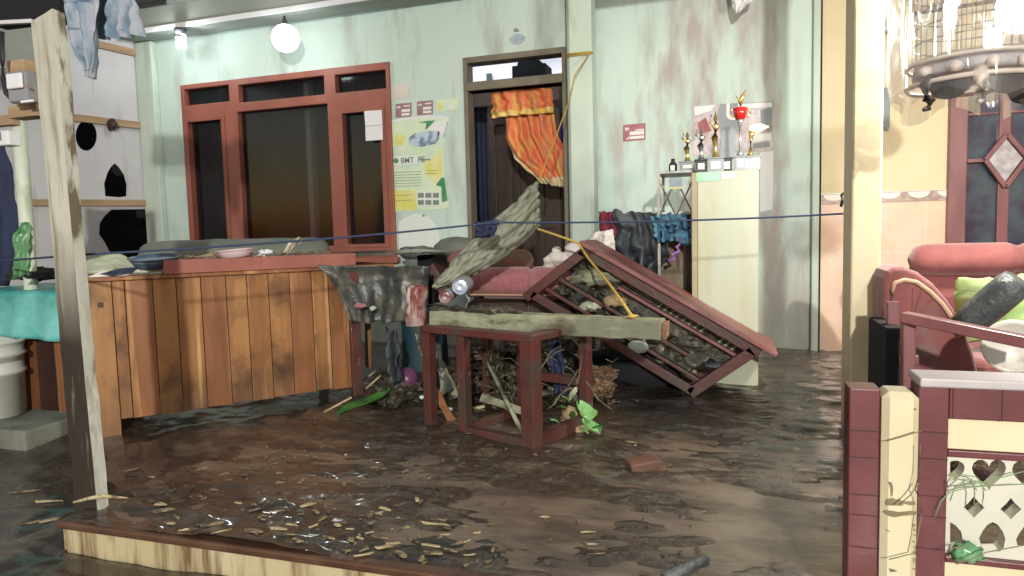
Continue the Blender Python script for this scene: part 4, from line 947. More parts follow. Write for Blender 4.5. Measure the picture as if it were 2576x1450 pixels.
build('glass', MB().lathe([(0,0),(.024,0),(.024,.045),(.011,.062),(.011,.078),(0,.078)], (bt_.x, 4.08, rt+.012), 16), M['trophybase'], BTL, smooth=True)
build('label', MB().box((bt_.x-.012, 4.054, rt+.02), (bt_.x+.012, 4.0575, rt+.05)), M['white'], BTL)
# trophies
GT = 'trophies on top of the olive cupboard'
def trophy(x, Y, h, bw, base, cupm, kind, lab, bh=None):
    zt0 = gt+.001 if x > ga-.03 else rt+.013
    s = h
    t = thing('trophy', lab, 'trophy', (x, Y, zt0)); bh = bh or .07
    bb = MB().box((x-bw/2, Y-.03, zt0), (x+bw/2, Y+.03, zt0+bh)); bb.box((x-bw/2-.006, Y-.034, zt0+bh), (x+bw/2+.006, Y+.034, zt0+bh+.008))
    build('base', bb, M[base], t, bevel=.002)
    build('plaque', MB().box((x-bw*.28, Y-.033, zt0+.018), (x+bw*.28, Y-.0305, zt0+bh-.015)), M['silver'], t)
    z = zt0+bh+.008
    if kind == 'cup':
        prf = [(.0,z),(.016,z),(.02,z+.012),(.008,z+.03),(.006,z+.45*h),(.014,z+.48*h),(.01,z+.52*h),(.022,z+.56*h),(.033,z+.64*h),(.036,z+.74*h),(.03,z+.745*h),(0,z+.70*h)]
        build('stem', MB().lathe([(r, q-z) for r, q in prf[:8]], (x, Y, z), 20), M['silver' if cupm == 'redcup' else cupm], t, smooth=True)
        build('cup', MB().lathe([(r, q-z) for r, q in prf[7:]], (x, Y, z), 20), M[cupm], t, smooth=True)
        hd = MB()
        for s_ in (-1, 1):
            hd.tube([(x+s_*(.03+.022*math.sin(a)), Y, z+h*(.60+.07*(1-math.cos(a)))) for a in [math.pi*k/8 for k in range(9)]], .004, 6)
        build('handle', hd, M['gold'], t, smooth=True)
        fg = MB().tube([(x, Y, z+.74*h), (x, Y, z+.84*h), (x+.012, Y, z+.92*h), (x+.028, Y, z+1.0*h)], [.006, .014, .010, .004], 10)
        fg.tube([(x, Y, z+.86*h), (x-.02, Y, z+.92*h)], [.006, .003], 6)
        build('figure', fg, M['gold'], t, smooth=True)
    elif kind == 'wing':
        fg = MB().tube([(x, Y, z), (x, Y, z+.15*h), (x+.005, Y, z+.5*h), (x+.01, Y, z+.62*h)], [.02, .008, .012, .02], 12)
        build('column', fg, M[cupm], t, smooth=True)
        wg = MB()
        for k in range(5):
            a = R(28+14*k); L_ = h*(.5-.05*k)
            wg.prism([(x, Y, z+.5*h), (x+math.cos(a)*L_, Y, z+.5*h+math.sin(a)*L_*.9), (x+math.cos(a+.16)*L_*.85, Y, z+.5*h+math.sin(a+.16)*L_*.85)], (0, .006, 0))
        build('wing', wg, M['gold'], t)
    elif kind == 'plaque':
        build('board', MB().prism([(x-.042,Y,z),(x+.038,Y,z),(x+.05,Y,z+h*.8),(x+.02,Y,z+h),(x-.03,Y,z+h*.95)], (0,.012,0)), M[cupm], t, bevel=.003)
    else:
        build('figure', MB().tube([(x, Y, z), (x, Y, z+.2*h), (x-.005, Y, z+.45*h), (x+.004, Y, z+.7*h), (x, Y, z+.85*h), (x, Y, z+h)], [.02, .008, .018, .022, .013, .002], 12), M[cupm], t, smooth=True)
        build('arm', MB().tube([(x, Y, z+.68*h), (x-.03, Y, z+.8*h), (x-.02, Y, z+.95*h)], [.007, .006, .004], 8), M['gold'], t, smooth=True)
tx = lambda px: onY(px, 400, GY+.06).x
trophy(onY(1729, 420, 4.08).x, 4.1, .17, .085, 'greybase', 'gold', 'fig', 'thin gold figure trophy on a grey base at the far left, on the metal stand', .05)
trophy(tx(1764), GY+.08, .17, .06, 'trophybase', 'silver', 'fig', 'silver figure trophy on a black base, second from the left', .065)
trophy(tx(1800), GY+.07, .24, .085, 'greybase', 'gold', 'fig', 'tall gold figure trophy on a wide grey base left of the dark plaque', .07)
trophy(tx(1829), GY+.13, .17, .05, 'trophybase', 'slate', 'plaque', 'dark upright award plaque between the gold and red trophies', .07)
trophy(tx(1862), GY+.06, .34, .055, 'greybase', 'redcup', 'cup', 'tallest trophy with a ruby red cup and gold figure on top', .07)
trophy(tx(1888), GY+.10, .21, .10, 'greybase', 'gold', 'wing', 'gold winged trophy at the right end of the cupboard top', .07)

# ------------------------------------------------------------------ papers and signs on the wall
def wallpaper(name, pts, m, lab, cat, Y=WY-.004, th=.002, parts=()):
    cx = sum(p[0] for p in pts)/len(pts); yb = max(p[1] for p in pts)
    t = thing(name, lab, cat, onY(cx, yb, Y))
    build('sheet', MB().plate(pts, Y, th), M[m], t)
    for k, (nm, pp_, mm) in enumerate(parts): build(nm, MB().plate(pp_, Y-.0012-.0006*(k%3), .0009), M[mm], t)
    return t
def bars(x0, y0, x1, y1, sl=-.09): return [(x0, y0), (x1, y0+sl*(x1-x0)), (x1, y1+sl*(x1-x0)), (x0, y1)]
for (x, y, g_, lab) in ((995, 262, 'stickr', 'small mauve form sticker, the left one above the poster'), (1049, 256, 'stickr', 'small mauve form sticker, the right one above the poster')):
    wallpaper('form_sticker', bars(x, y, x+40, y+35), g_, lab, 'sticker', parts=(('white_box', bars(x+15, y+14, x+36, y+21), 'white'), ('white_box', bars(x+15, y+24, x+36, y+30), 'white'), ('white_box', bars(x+20, y+4, x+36, y+7), 'white'), ('mark', bars(x+3, y+6, x+12, y+11), 'offwhite')))
wallpaper('form_sticker', bars(1567, 315, 1624, 357), 'stickr2', 'wine coloured form sticker on the wall right of the column', 'sticker',
    parts=(('white_box', bars(1584, 332, 1620, 341), 'white'), ('white_box', bars(1584, 344, 1620, 351), 'white'), ('white_box', bars(1598, 326, 1620, 330), 'offwhite'), ('mark', bars(1572, 322, 1582, 329), 'offwhite'), ('mark', [(1573,352),(1582,343),(1583,351)], 'offwhite')))
wallpaper('faded_paper', bars(988, 214, 1030, 250), 'offwhite', 'faded blank paper glued above the two mauve stickers', 'paper')
wallpaper('yellow_green_strip', bars(1097, 252, 1153, 281), 'pastel', 'pale yellow green sticker strip above the right edge of the poster', 'sticker', parts=(('leaf_mark', bars(1102, 260, 1112, 276), 'pasty'), ('spot', bars(1128, 266, 1140, 274), 'white')))
PO = wallpaper('calendar_poster', [(981,304),(1030,296),(1075,292),(1125,295),(1130,300),(1118,350),(1114,392),(1118,440),(1128,505),(1130,522),(1112,527),(1010,533),(986,533),(984,420),(977,348),(983,345)], 'pastel',
    'pale green and yellow calendar poster curling off the wall right of the window', 'poster', parts=(
    ('top_fold', [(979,303),(1030,295),(1075,291),(1126,294),(1127,299),(1075,297),(1030,301),(980,311)], 'white'),
    ('group_photo', [(1030,345),(1045,335),(1080,330),(1106,332),(1104,350),(1096,362),(1078,366),(1060,370),(1038,368),(1028,358)], 'blueprint'),
    ('house_picture', [(992,345),(1004,335),(1018,343),(1012,365),(994,367)], 'pasty'), ('house_door', bars(999, 346, 1006, 362), 'inkgrey'),
    ('white_swoosh', [(1070,325),(1090,308),(1126,302),(1118,335),(1104,345),(1100,330)], 'white'), ('green_swoosh', [(1050,308),(1078,304),(1095,303),(1084,315),(1070,328),(1072,310)], 'pastg'), ('blue_edge', [(1118,318),(1127,306),(1119,345),(1112,350)], 'blueprint'),
    ('logo_band', bars(990, 394, 1056, 416, -.05), 'pastw'), ('green_logo', [(996+6.5*math.cos(t), 405+6.5*math.sin(t)) for t in [2*math.pi*k/14 for k in range(14)]], 'pastg'),
    ('yellow_swoosh', [(1070,412),(1112,372),(1112,440),(1108,452),(1092,462),(1074,440),(1066,425)], 'pasty'), ('green_corner', [(1096,466),(1112,446),(1118,448),(1126,505),(1112,510),(1110,470)], 'pastg'),
    ('yellow_panel', bars(990, 480, 1048, 530, -.04), 'pasty'), ('picture_grid', bars(1048, 482, 1108, 520, -.03), 'pastw')))
for k in range(6):
    x = 1051+19*(k%3); y = 486+18*(k//3); build('tiny_picture', MB().plate(bars(x, y, x+15, y+12, -.03), WY-.0075, .0008), M['inkgrey'], PO)
tl = MB()
for k, (x0, y, x1) in enumerate([(992,434,1060),(1076,430,1100),(992,441,1058),(992,448,1060),(992,455,1058),(992,462,1060),(992,469,1056),(1058,401,1083),(1068,437,1098),(992,492,1040),(992,505,1040)]): tl.plate(bars(x0, y, x1, y+(3.5 if k == 7 else 1.2), -.04), WY-.0072, .0008)
build('print_line', tl, M['inkgrey'], PO)
def text(s, loc, size, m, parent, yaw=0., shear=0.):
    cu = bpy.data.curves.new('lettering', 'FONT'); cu.body = s; cu.size = size; cu.extrude = .0006; cu.offset = size*.02
    o = bpy.data.objects.new('lettering', cu); C.objects.link(o); bpy.context.view_layer.update()
    me = bpy.data.meshes.new_from_object(o.evaluated_get(bpy.context.evaluated_depsgraph_get())); bpy.data.objects.remove(o)
    me.materials.append(M[m]); Mx = Matrix.Translation(Vector(loc)-root_of(parent).location) @ Matrix.Rotation(R(90), 4, 'X'); me.transform(Mx)
    n = bpy.data.objects.new('lettering', me); C.objects.link(n); n.parent = parent; return n
l_ = onY(1008, 411, WY-.0072); text('BMT  PE', l_, .060, 'inkgrey', PO)
WP = wallpaper('event_poster', [(1741,266),(1838,262),(1945,254),(1945,368),(1938,377),(1915,380),(1742,392)], 'poster2', 'large mauve and grey event poster with a white letter U behind the trophies', 'poster', parts=(
    ('white_corner', [(1746,268),(1800,264),(1786,280),(1748,292)], 'white'), ('slate_field', [(1812,262),(1866,259),(1862,330),(1815,345),(1805,290)], 'slate'), ('white_band', bars(1868, 262, 1942, 274, -.06), 'white'),
    ('dark_block', [(1912,276),(1942,272),(1942,330),(1916,330)], 'slate'), ('pink_shape', [(1755,310),(1775,296),(1790,330),(1760,338)], 'pink'), ('grey_band', bars(1895, 362, 1936, 374, -.1), 'slate'), ('white_patch', [(1890,340),(1940,335),(1940,352),(1888,360)], 'pastw')))
l_ = onY(1825, 302, WY-.0075); text('U', l_, .155, 'white', WP)
wallpaper('white_paper', [(1912,384),(1946,380),(1943,528),(1912,534)], 'white', 'narrow white paper hanging below the event poster', 'paper', parts=(('blue_strip', [(1910,534),(1944,528),(1936,536),(1912,540)], 'emblem'),))
wallpaper('window_notice', [(916,280),(960,277),(962,314),(919,318)], 'white', 'upper white notice taped to the right window pane', 'paper', Y=WY-.04)
wallpaper('window_notice', [(919,319),(962,315),(963,352),(920,355)], 'white', 'lower white notice taped to the right window pane', 'paper', Y=WY-.04)
EM = thing('wall_emblem', 'small blue grey diamond emblem with a dark tip above the doorway', 'emblem', onY(1300, 122, WY-.01))
build('diamond', MB().plate([(1282,98),(1292,88),(1310,84),(1322,94),(1314,106),(1304,112),(1288,110)], WY-.008, .005), M['emblem'], EM)
build('tip', MB().plate([(1292,80),(1293,74),(1299,71),(1305,76),(1306,79),(1299,80)], WY-.008, .005), M['slate'], EM)
wallpaper('lit_arch_patch', [(1003,640),(1003,560),(1020,548),(1046,538),(1075,545),(1096,566),(1106,595),(1108,640)], 'pastw', 'pale arch put in for the lit wall and old poster outline below the calendar poster', 'paper', parts=(('mark', bars(1063,540,1068,546), 'slate'),))  # pale sheet puts in the lit arch where an old poster hung
wc = cloth([(1838,-40),(1840,0),(1842,10),(1850,36)], [(1905,-40),(1895,0),(1880,10),(1856,34)], 4.75, 14, 12, 2, .015, 1)
build('white_rag', wc, M['white'], label='white rag point hanging from the roof above the event poster', cat='cloth', solid=.003, smooth=True)

# ------------------------------------------------------------------ orange curtain in the doorway
def cmi(u, v): return 1 if .36 < v < .43 or (v < .4 and u > .05 and .27 < v and noise.noise(Vector((u*9,v*9,1))) > .1) else 0
CU = thing('orange_curtain', 'orange and yellow tie-dye curtain swept aside in the doorway', 'curtain', onY(1330, 470, WY+.1))
build('main_drape', cloth([(1262,232),(1266,290),(1275,350),(1292,398),(1325,430),(1362,462)], [(1386,226),(1392,280),(1402,330),(1432,395),(1440,440),(1440,474)], WY+.16, 80, 60, 4.5, .022, 1, .022,
      mi=lambda u, v: 1 if (v > .93 or (u < .05 and v > .45) or v > .80+.14*(1-u)+.03*noise.noise(Vector((u*8,1,1)))) else 0), [M['orange'], M['curtpale']], CU, solid=.003, smooth=True)
build('valance', cloth([(1235,228),(1237,262),(1234,296)], [(1386,214),(1390,250),(1393,284)], WY+.11, 70, 24, 5, .018, 2, .016,
      mi=lambda u, v: 1 if v > .80+.1*noise.noise(Vector((u*9,2,2))) else 0), [M['orange'], M['curtyel']], CU, solid=.003, smooth=True)
c0, c1 = onY(1182, 234, WY+.13), onY(1440, 210, WY+.13); build('rod', MB().tube([c0, c1], .008, 8), M['trim'], CU)
bb = onY(1424, 335, WY+.35); build('blue_hanging', MB().blob(bb, (.05,.03,.10), .1, 3, 2, 1), mat('royal_blue_cloth', (.01,.01,.20), (.02,.02,.28), 5, rough=.8), label='royal blue cloth hanging inside the doorway right of the curtain', cat='cloth', smooth=True)
build('navy_rag', cloth([(1196,560),(1194,600)], [(1256,553),(1240,596)], 2.95, 14, 8, 3, .012, 1), M['navy'], label='thin blue rag knotted on the dark rope', cat='rag', solid=.003, smooth=True)

# ------------------------------------------------------------------ bulbs
BG = 'lit bulbs under the ring beam'
bp1 = onY(718, 97, YB-.06)
BL = thing('globe_bulb', 'lit bulb hanging below the beam, globe enlarged to take in its glare', 'light bulb', bp1)
build('globe', MB().lathe([(.105*math.sin(math.pi*k/16), -.105*math.cos(math.pi*k/16)) for k in range(17)], bp1, 32), M['bulb'], BL, smooth=True)  # globe drawn oversized to put in the bulb's glare
build('socket', MB().lathe([(.018,.08),(.022,.10),(.022,.135),(.010,.15),(.010,.17)], bp1, 16), M['socket'], BL, smooth=True)
point_light('globe_bulb_light', (bp1.x, bp1.y-.13, bp1.z-.05), 5, (.90, 1, .97), .09)
bp2 = onY(455, 104, YB-.02)
B2 = thing('spiral_bulb', 'small lit spiral bulb in a black holder at the left of the beam', 'light bulb', bp2)
sp_ = MB().tube([bp2+Vector((.030*math.cos(t*2.2), .030*math.sin(t*2.2), .045-t*.012)) for t in [k*.25 for k in range(36)]], .012, 8)
build('spiral_tube', sp_, M['bulb'], B2, smooth=True)
build('holder', MB().lathe([(.0,.055),(.04,.055),(.045,.08),(.05,.10),(.0,.10)], bp2, 20), M['socket'], B2, smooth=True)
point_light('spiral_bulb_light', (bp2.x, bp2.y-.07, bp2.z-.03), 8, (.92, 1, 1), .04)

# ------------------------------------------------------------------ ropes
def sag(p0, p1, n, s): return [Vector(p0).lerp(Vector(p1), k/n)+Vector((0,0,-s*4*(k/n)*(1-k/n))) for k in range(n+1)]
ra_ = onY(-30, 660, 2.2); r0 = onY(205, 641, 1.66); r1 = onY(1245, 560, 2.75); r2 = onY(2121, 538, 2.99)
cl = MB().tube(sag(ra_, r0, 10, .0)+sag(r0, r1, 24, .012)[1:]+sag(r1, r2, 24, .012)[1:], .0045, 6)
build('clothesline', cl, M['cord'], label='thin dark blue clothesline stretched from the leaning post to the yellow pillar', cat='rope', smooth=True)
build('rope_knot', MB().blob(r1, (.022,.018,.014), .4, 2, 3), M['cord'], label='blue knot in the clothesline in front of the slab', cat='knot', smooth=True)
y0_ = onY(1484, 131, 4.64)
colr = MB().tube([onY(1424,137,4.65), y0_, onY(1490,133,4.70)], .006, 6).tube([onY(1424,143,4.65), y0_+Vector((0,0,-.01)), onY(1490,136,4.70)], .005, 6)
yr = colr.tube([onY(1484,134,4.645), onY(1446,190,4.55), onY(1430,260,4.4), onY(1400,340,4.1), onY(1355,456,3.62)], .0045, 6)
yr.tube([at(1352,576,3.5), onY(1400,592,3.42), onY(1455,612,TY-.05), onY(1480,650,TY-.06), at(1540,725,3.0), at(1588,793,2.66)], .0065, 6)
yr.blob(at(1590,796,2.66), (.022,.018,.010), .4, 2, 4)
build('yellow_rope', yr, M['yrope'], label='yellow rope from the column over the slab down to the grey beam', cat='rope', smooth=True)

# ------------------------------------------------------------------ red sofa on the right porch
QY = 2.75
RS = thing('red_sofa', 'wine red velour sofa with big rolled arm behind the tiled fence', 'sofa', onY(2400, 950, QY))
t0, t1 = onY(2285, 655, 3.55), onY(2620, 650, 3.55); t1 = Vector((t1.x+.5, t0.y, t0.z+.0))
build('back_roll', roll(MB(), t0, Vector((t1.x, t0.y, t0.z)), .075, .09, (.42,), 20), M['sofared'], RS, smooth=True)
bk = MB(); rbox(bk, ((t0.x+t1.x)/2+.02, 3.60, t0.z-.33), (t1.x-t0.x, .12, .62)); build('backrest', bk, M['sofared'], RS, bevel=.03, bseg=4)
bs = MB(); rbox(bs, ((t0.x+t1.x)/2, 3.2, .18), (t1.x-t0.x, .75, .34)); build('seat', bs, M['sofared'], RS, bevel=.04, bseg=4)
# arm: big curved end panel seen from the front
af = [(2222,700),(2232,682),(2250,673),(2275,672),(2310,685),(2350,715),(2385,755),(2410,792),(2430,830),(2450,885),(2462,935),(2464,960),(2222,960)]
arm = MB().prism([onY(x, y, QY) for x, y in af], (0, .75, 0)); build('arm', arm, M['sofaedge'], RS, bevel=.02, bseg=4)
ip = [(2244,770),(2244,730),(2252,712),(2275,705),(2305,710),(2340,735),(2370,765),(2395,800),(2415,848)]
build('arm_piping', MB().tube([onY(x, y, QY-.006) for x, y in ip], .008, 8), M['piping'], RS, smooth=True)
cr = MB()
for a in ((2300,790,2318,735),(2305,792,2348,750),(2296,790,2298,725)): cr.tube([onY(a[0],a[1],QY-.002), onY(a[2],a[3],QY-.002)], .0035, 5)
build('pleat', cr, M['sofaedge'], RS)
BN = thing('wooden_bench', 'old maroon wooden bench with a sloping arm rail in front of the red sofa', 'bench', onY(2290, 960, 2.4))
def bbar(nm, p, q, Yb, w_, h_, m='mauvewood', Y2=None): build(nm, MB().beam(onY(*p, Yb), onY(*q, Y2 or Yb), w_, h_, (0,0,1) if abs(p[0]-q[0]) > abs(p[1]-q[1]) else (0,1,0)), M[m], BN, bevel=.004)
bbar('arm_rail', (2272, 797), (2640, 872), 2.35, .05, .032, Y2=2.15)
bbar('front_post', (2284, 800), (2284, 975), 2.36, .036, .04); bbar('back_post', (2246, 758), (2246, 975), 2.6, .04, .03)
bbar('lower_rail', (2260, 905), (2310, 905), 2.5, .03, .03)
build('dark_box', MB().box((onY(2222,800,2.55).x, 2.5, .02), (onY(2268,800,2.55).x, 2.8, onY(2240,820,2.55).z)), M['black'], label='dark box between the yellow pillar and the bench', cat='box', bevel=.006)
gcsh = cloth([(2412,700),(2405,740),(2420,800),(2440,860)],[(2600,700),(2640,740),(2640,800),(2620,860)], 3.05, 30, 24, 1.0, .03, 1, .006)
build('green_cushion', gcsh, M['brightgreen'], label='lime green cushion lying on the red sofa', cat='cushion', solid=.07, smooth=True)
lg0, lg1 = onY(2424, 822, 2.72), onY(2560, 708, 2.62)
build('wet_log', MB().tube([lg0, lg0.lerp(lg1,.15), lg0.lerp(lg1,.5), lg0.lerp(lg1,.85), lg1], [.045,.052,.056,.055,.048], 12), M['wetlog'], label='wet dark log wrapped in plastic lying across the red sofa', cat='log', smooth=True)
bcn = onY(2548, 872, 2.42); rbn = onY(2548, 872, 2.42).x-onY(2470, 872, 2.42).x
WBN = thing('white_basin', 'round white plastic basin standing on edge in front of the red sofa', 'basin', bcn)
Mx = Matrix.Rotation(R(-12), 3, 'Z') @ Matrix.Rotation(R(90), 3, 'X')
build('rim', MB().lathe([(rbn*.80,.0),(rbn*.86,.012),(rbn,.012),(rbn*1.01,.0),(rbn,-.012),(rbn*.82,-.07),(0,-.075),(0,-.062),(rbn*.74,-.058)], bcn, 48, Mx), M['whiteplastic'], WBN, smooth=True)

# ------------------------------------------------------------------ birdcage under clear plastic, top right
KY = 2.35
kc = onY(2448, 150, KY); kr = .155
CG = thing('birdcage', 'ornate carved wooden birdcage wrapped in clear plastic, hanging at the top right', 'birdcage', kc)
def KX(dx, dy, dz): return kc+Vector((dx, dy, dz))
wr = MB()
for k in range(40):
    t = 2*math.pi*k/40; wr.tube([KX(kr*math.cos(t), kr*math.sin(t), -.0), KX(kr*math.cos(t), kr*math.sin(t), .42)], .0013, 4, cap=False)
for z in (.0, .05, .095, .14, .20, .27, .35): wr.tube([KX(kr*math.cos(2*math.pi*k/32), kr*math.sin(2*math.pi*k/32), z) for k in range(33)], .0022, 5)
build('wire', wr, M['wire'], CG)
build('base_ring', MB().lathe([(kr*.7,-.052),(kr*.98,-.052),(kr*1.0,-.04),(kr*.97,-.005),(kr*.7,-.005)], kc, 40), M['cagewood'], CG, smooth=True)
build('tray', MB().lathe([(0,-.035),(kr*.98,-.035),(kr*.98,-.028),(0,-.028)], kc, 32), M['cagedark'], CG)
ro = MB()
for z, r in ((-.072, .0075), (-.012, .006)): ro.tube([KX(kr*1.09*math.cos(2*math.pi*k/40), kr*1.09*math.sin(2*math.pi*k/40), z) for k in range(41)], r, 8)
build('gilt_rim', ro, M['cagegilt'], CG, smooth=True)
rs = MB()
for k in range(5):
    t = -math.pi/2+(k-2)*.5; rs.blob(KX(kr*1.08*math.cos(t), kr*1.08*math.sin(t), -.043), (.017,.012,.017), .25, 2, 5, k)
build('rosette', rs, M['cagegilt'], CG, smooth=True)
for k, dx_ in enumerate((-2.55, -1.75, -.9, .3)):
    t = dx_; c_ = lambda rr, z: KX(kr*rr*math.cos(t), kr*rr*math.sin(t), z)
    ft = MB().tube([c_(1.0,-.06), c_(1.12,-.085), c_(1.10,-.12), c_(.98,-.125), c_(1.05,-.145), c_(1.16,-.15)], [.02,.018,.012,.013,.009,.006], 8)
    build('scroll_foot', ft, M['cagegilt' if k in (1, 3) else 'cagedark'], CG, smooth=True)
ap = MB()
for k in range(4):
    tc_ = -2.2+k*.85
    pts = []
    for j in range(9):
        f = j/8; t = tc_-.36+.72*f; pts.append(KX(kr*1.03*math.cos(t), kr*1.03*math.sin(t), -.075))
    for j in range(9):
        f = 1-j/8; t = tc_-.36+.72*f; pts.append(KX(kr*1.03*math.cos(t), kr*1.03*math.sin(t), -.085-.045*math.sin(math.pi*f)**.5))
    n_ = len(pts)//2
    for j in range(n_-1):
        a_, b_, c2, d_ = pts[j], pts[j+1], pts[2*n_-2-j], pts[2*n_-1-j]
        vv = [ap.bm.verts.new(p) for p in (a_, b_, c2, d_)]; ap.bm.faces.new(vv)
build('carved_apron', ap, M['cagedark'], CG, solid=.008)
fd = MB().lathe([(0,0),(.028,0),(.034,.05),(.036,.055),(0,.055)], KX(-.06, -kr-.0, .17), 20).lathe([(0,0),(.022,0),(.028,.04),(0,.04)], KX(.03, -kr, .19), 18)
build('feeding_cup', fd, M['feeder'], CG, smooth=True)
build('perch', MB().tube([KX(-kr, 0, .15), KX(kr, 0, .165)], .006, 8), M['cagedark'], CG)
def pf(u, v):
    t = 2*math.pi*u; k = 1.30+.10*math.sin(9*t)+.14*noise.noise(Vector((math.cos(t)*2, math.sin(t)*2, v*3)))
    z = .45-.58*v+ .03*math.sin(5*t)*v
    return KX(kr*k*math.cos(t), kr*k*math.sin(t), z)
build('plastic_wrap', MB().grid(pf, 110, 34), M['clear'], CG, solid=.0, smooth=True)
build('hanger', MB().tube([KX(0,0,.42), KX(0,0,.9)], .004, 6), M['wire'], CG)
rlp = onY(2572, 22, 3.0)
build('porch_bulb', MB().lathe([(0,-.09),(.05,-.075),(.085,-.03),(.09,0),(.08,.04),(.04,.08),(.02,.11),(0,.12)], rlp, 24), M['bulb'], label='white lit bulb at the top right corner behind the birdcage', cat='light bulb', smooth=True)
point_light('porch_bulb_light', (rlp.x-.02, rlp.y-.14, rlp.z-.08), 95, (1, .95, .82), .08)
# pale lantern and remote on the yellow wall beside the pillar
lw = rectW(2222, 0, 2247, 60, WY-.08); LT = thing('wall_lamp', 'lit white tube lamp fixed to the yellow wall beside the pillar', 'lamp', ((lw[0]+lw[2])/2, WY-.06, lw[1]))
q = rectW(2221, -30, 2241, 50, WY-.08); xm = (q[0]+q[2])/2
build('tube', MB().lathe([(0,0),(.03,0),(.034,.02),(.034,q[3]-q[1]),(0,q[3]-q[1])], (xm, WY-.06, q[1]), 18), M['clear'], LT, smooth=True)
build('inner_light', MB().lathe([(0,0),(.012,0),(.012,.10),(0,.10)], (xm+.008, WY-.06, q[1]+.06), 12), M['lamptube'], LT)
build('base_cap', MB().lathe([(0,-.07),(.045,-.07),(.045,-.045),(.03,-.04),(.03,0),(0,0)], (xm, WY-.06, q[1]), 20), M['meterwhite'], LT, smooth=True)
q = rectW(2222, 220, 2239, 330, WY-.03); build('grey_plaque', MB().prism([(q[0],WY-.03,q[1]+.03),(q[0]+.02,WY-.03,q[1]),(q[2]-.01,WY-.03,q[1]),(q[2],WY-.03,q[1]+.03),(q[2],WY-.03,q[3]),(q[0],WY-.03,q[3])], (0,.02,0)), M['slate'], label='narrow grey cut-corner plaque on the yellow wall beside the pillar', cat='plaque', bevel=.004)

# ------------------------------------------------------------------ debris on the floor
def ground_z(x, y):
    if x > PX0 and y > PY0: return max(mudh(x, y), .0065)
    return yardh(x, y)
# debris pile under and behind the frame
dp = MB()
for k in range(70):
    p = onF(random.uniform(930, 1440), random.uniform(965, 1045)); p.y += random.uniform(0, .35); s = random.uniform(.04, .11)
    dp.blob((p.x, p.y, s*.3+random.uniform(0, .30)*g2(depth(p)*0+p.x, 0, -1.05, 0, .35, 1)), (s, s, s*.7), .8, 3, 2.4, k)
build('debris_pile', dp, M['debris'], label='dark wet heap of flood debris packed behind the maroon frame', cat='debris', kind='stuff')
tw = MB()
for k in range(110):
    a = random.uniform(-.05, .75); b = random.uniform(.25, .6); p = L3(a, b, random.uniform(.02, .46)); d = Vector((random.uniform(-1,1), random.uniform(-.6,.3), random.uniform(-.8,.8))).normalized()*random.uniform(.04,.14)
    tw.tube([p, p+d*.5+Vector((0,0,random.uniform(-.02,.02))), p+d], [.0026,.002,.001], 5)
build('twigs', tw, mat('twig', (.07,.055,.035), (.22,.18,.11), 3, rough=.7), label='tangle of thin twigs and roots in the debris behind the frame', cat='twigs', kind='stuff')
def rag(name, pa, pb_, Y, wd, m, lab, cat, sd, th=.003):
    a, b = onY(*pa, Y), onY(*pb_, Y)
    def f(u, v):
        p = a.lerp(b, v); k = wd*(.7+.5*noise.noise(Vector((v*4, sd, 1))))
        return p+Vector(((u-.5)*k, .05*noise.noise(Vector((u*5, v*6, sd)))-.03*math.sin(u*9+sd), .03*noise.noise(Vector((u*7, v*5, sd+4)))))
    build(name, MB().grid(f, 18, 26), M[m], label=lab, cat=cat, solid=th, smooth=True)
rag('torn_plastic', (1070,835), (1110,985), 2.92, .13, 'tarp', 'torn dark plastic hanging inside the left bay of the maroon frame', 'plastic', 1)
rag('torn_plastic', (985,830), (1000,960), 3.0, .10, 'greycloth', 'dark wet cloth strip hanging left of the maroon frame', 'cloth', 5)
rag('torn_cloth', (1240,880), (1250,985), 2.98, .10, 'debris', 'mud soaked brown cloth hanging inside the right bay of the frame', 'cloth', 9, .006)
rag('torn_cloth', (1395,860), (1410,990), 2.99, .10, 'navy', 'navy rag hanging behind the right side of the frame', 'cloth', 12, .005)
for k, (pa, pb_, Y, m_, lab) in enumerate((((1075,960),(1140,1060),2.8,'plank3','splintered brown board end poking out left of the middle post'), ((1090,880),(1150,1000),3.0,'muddywood','grey splintered lath leaning behind the left bay'), ((1380,900),(1425,985),3.0,'darkwood','dark lath standing behind the right side of the frame'), ((1210,1000),(1330,1040),2.85,'muddywood','muddy grey lath lying low inside the frame'), ((1490,690),(1560,730),3.62,'muddywood','short grey lath inside the tilted cupboard'))):
    build('splintered_lath', MB().beam(onY(*pa, Y), onY(*pb_, Y), .035, .014, (0,-1,.2), seg=6, jit=.25), M[m_], label=lab, cat='lath')
mdp = MB()
for k in range(16):
    x, y = random.uniform(1478, 1545), random.uniform(930, 1030); p = onY(x, y, 3.15+random.uniform(0,.1)); mdp.blob(p, (random.uniform(.02,.05), .03, random.uniform(.015,.03)), 1.1, 3, 4.5, k)
build('mud_clump', mdp, mat('tan_mud_clump', (.22,.13,.065), (.06,.042,.03), 9, .42, .58, rough=.5, bump=.9), label='lumpy tan and brown clump right of the maroon frame', cat='mud clump')
bl_ = onF(1000, 1020); build('purple_ball', MB().blob((bl_.x, bl_.y+.12, .11), .062, .05, 3), mat('purple_plastic', (.10,.03,.10), (.18,.07,.14), 4, rough=.35), label='purple ball half buried left of the maroon frame', cat='ball', smooth=True)
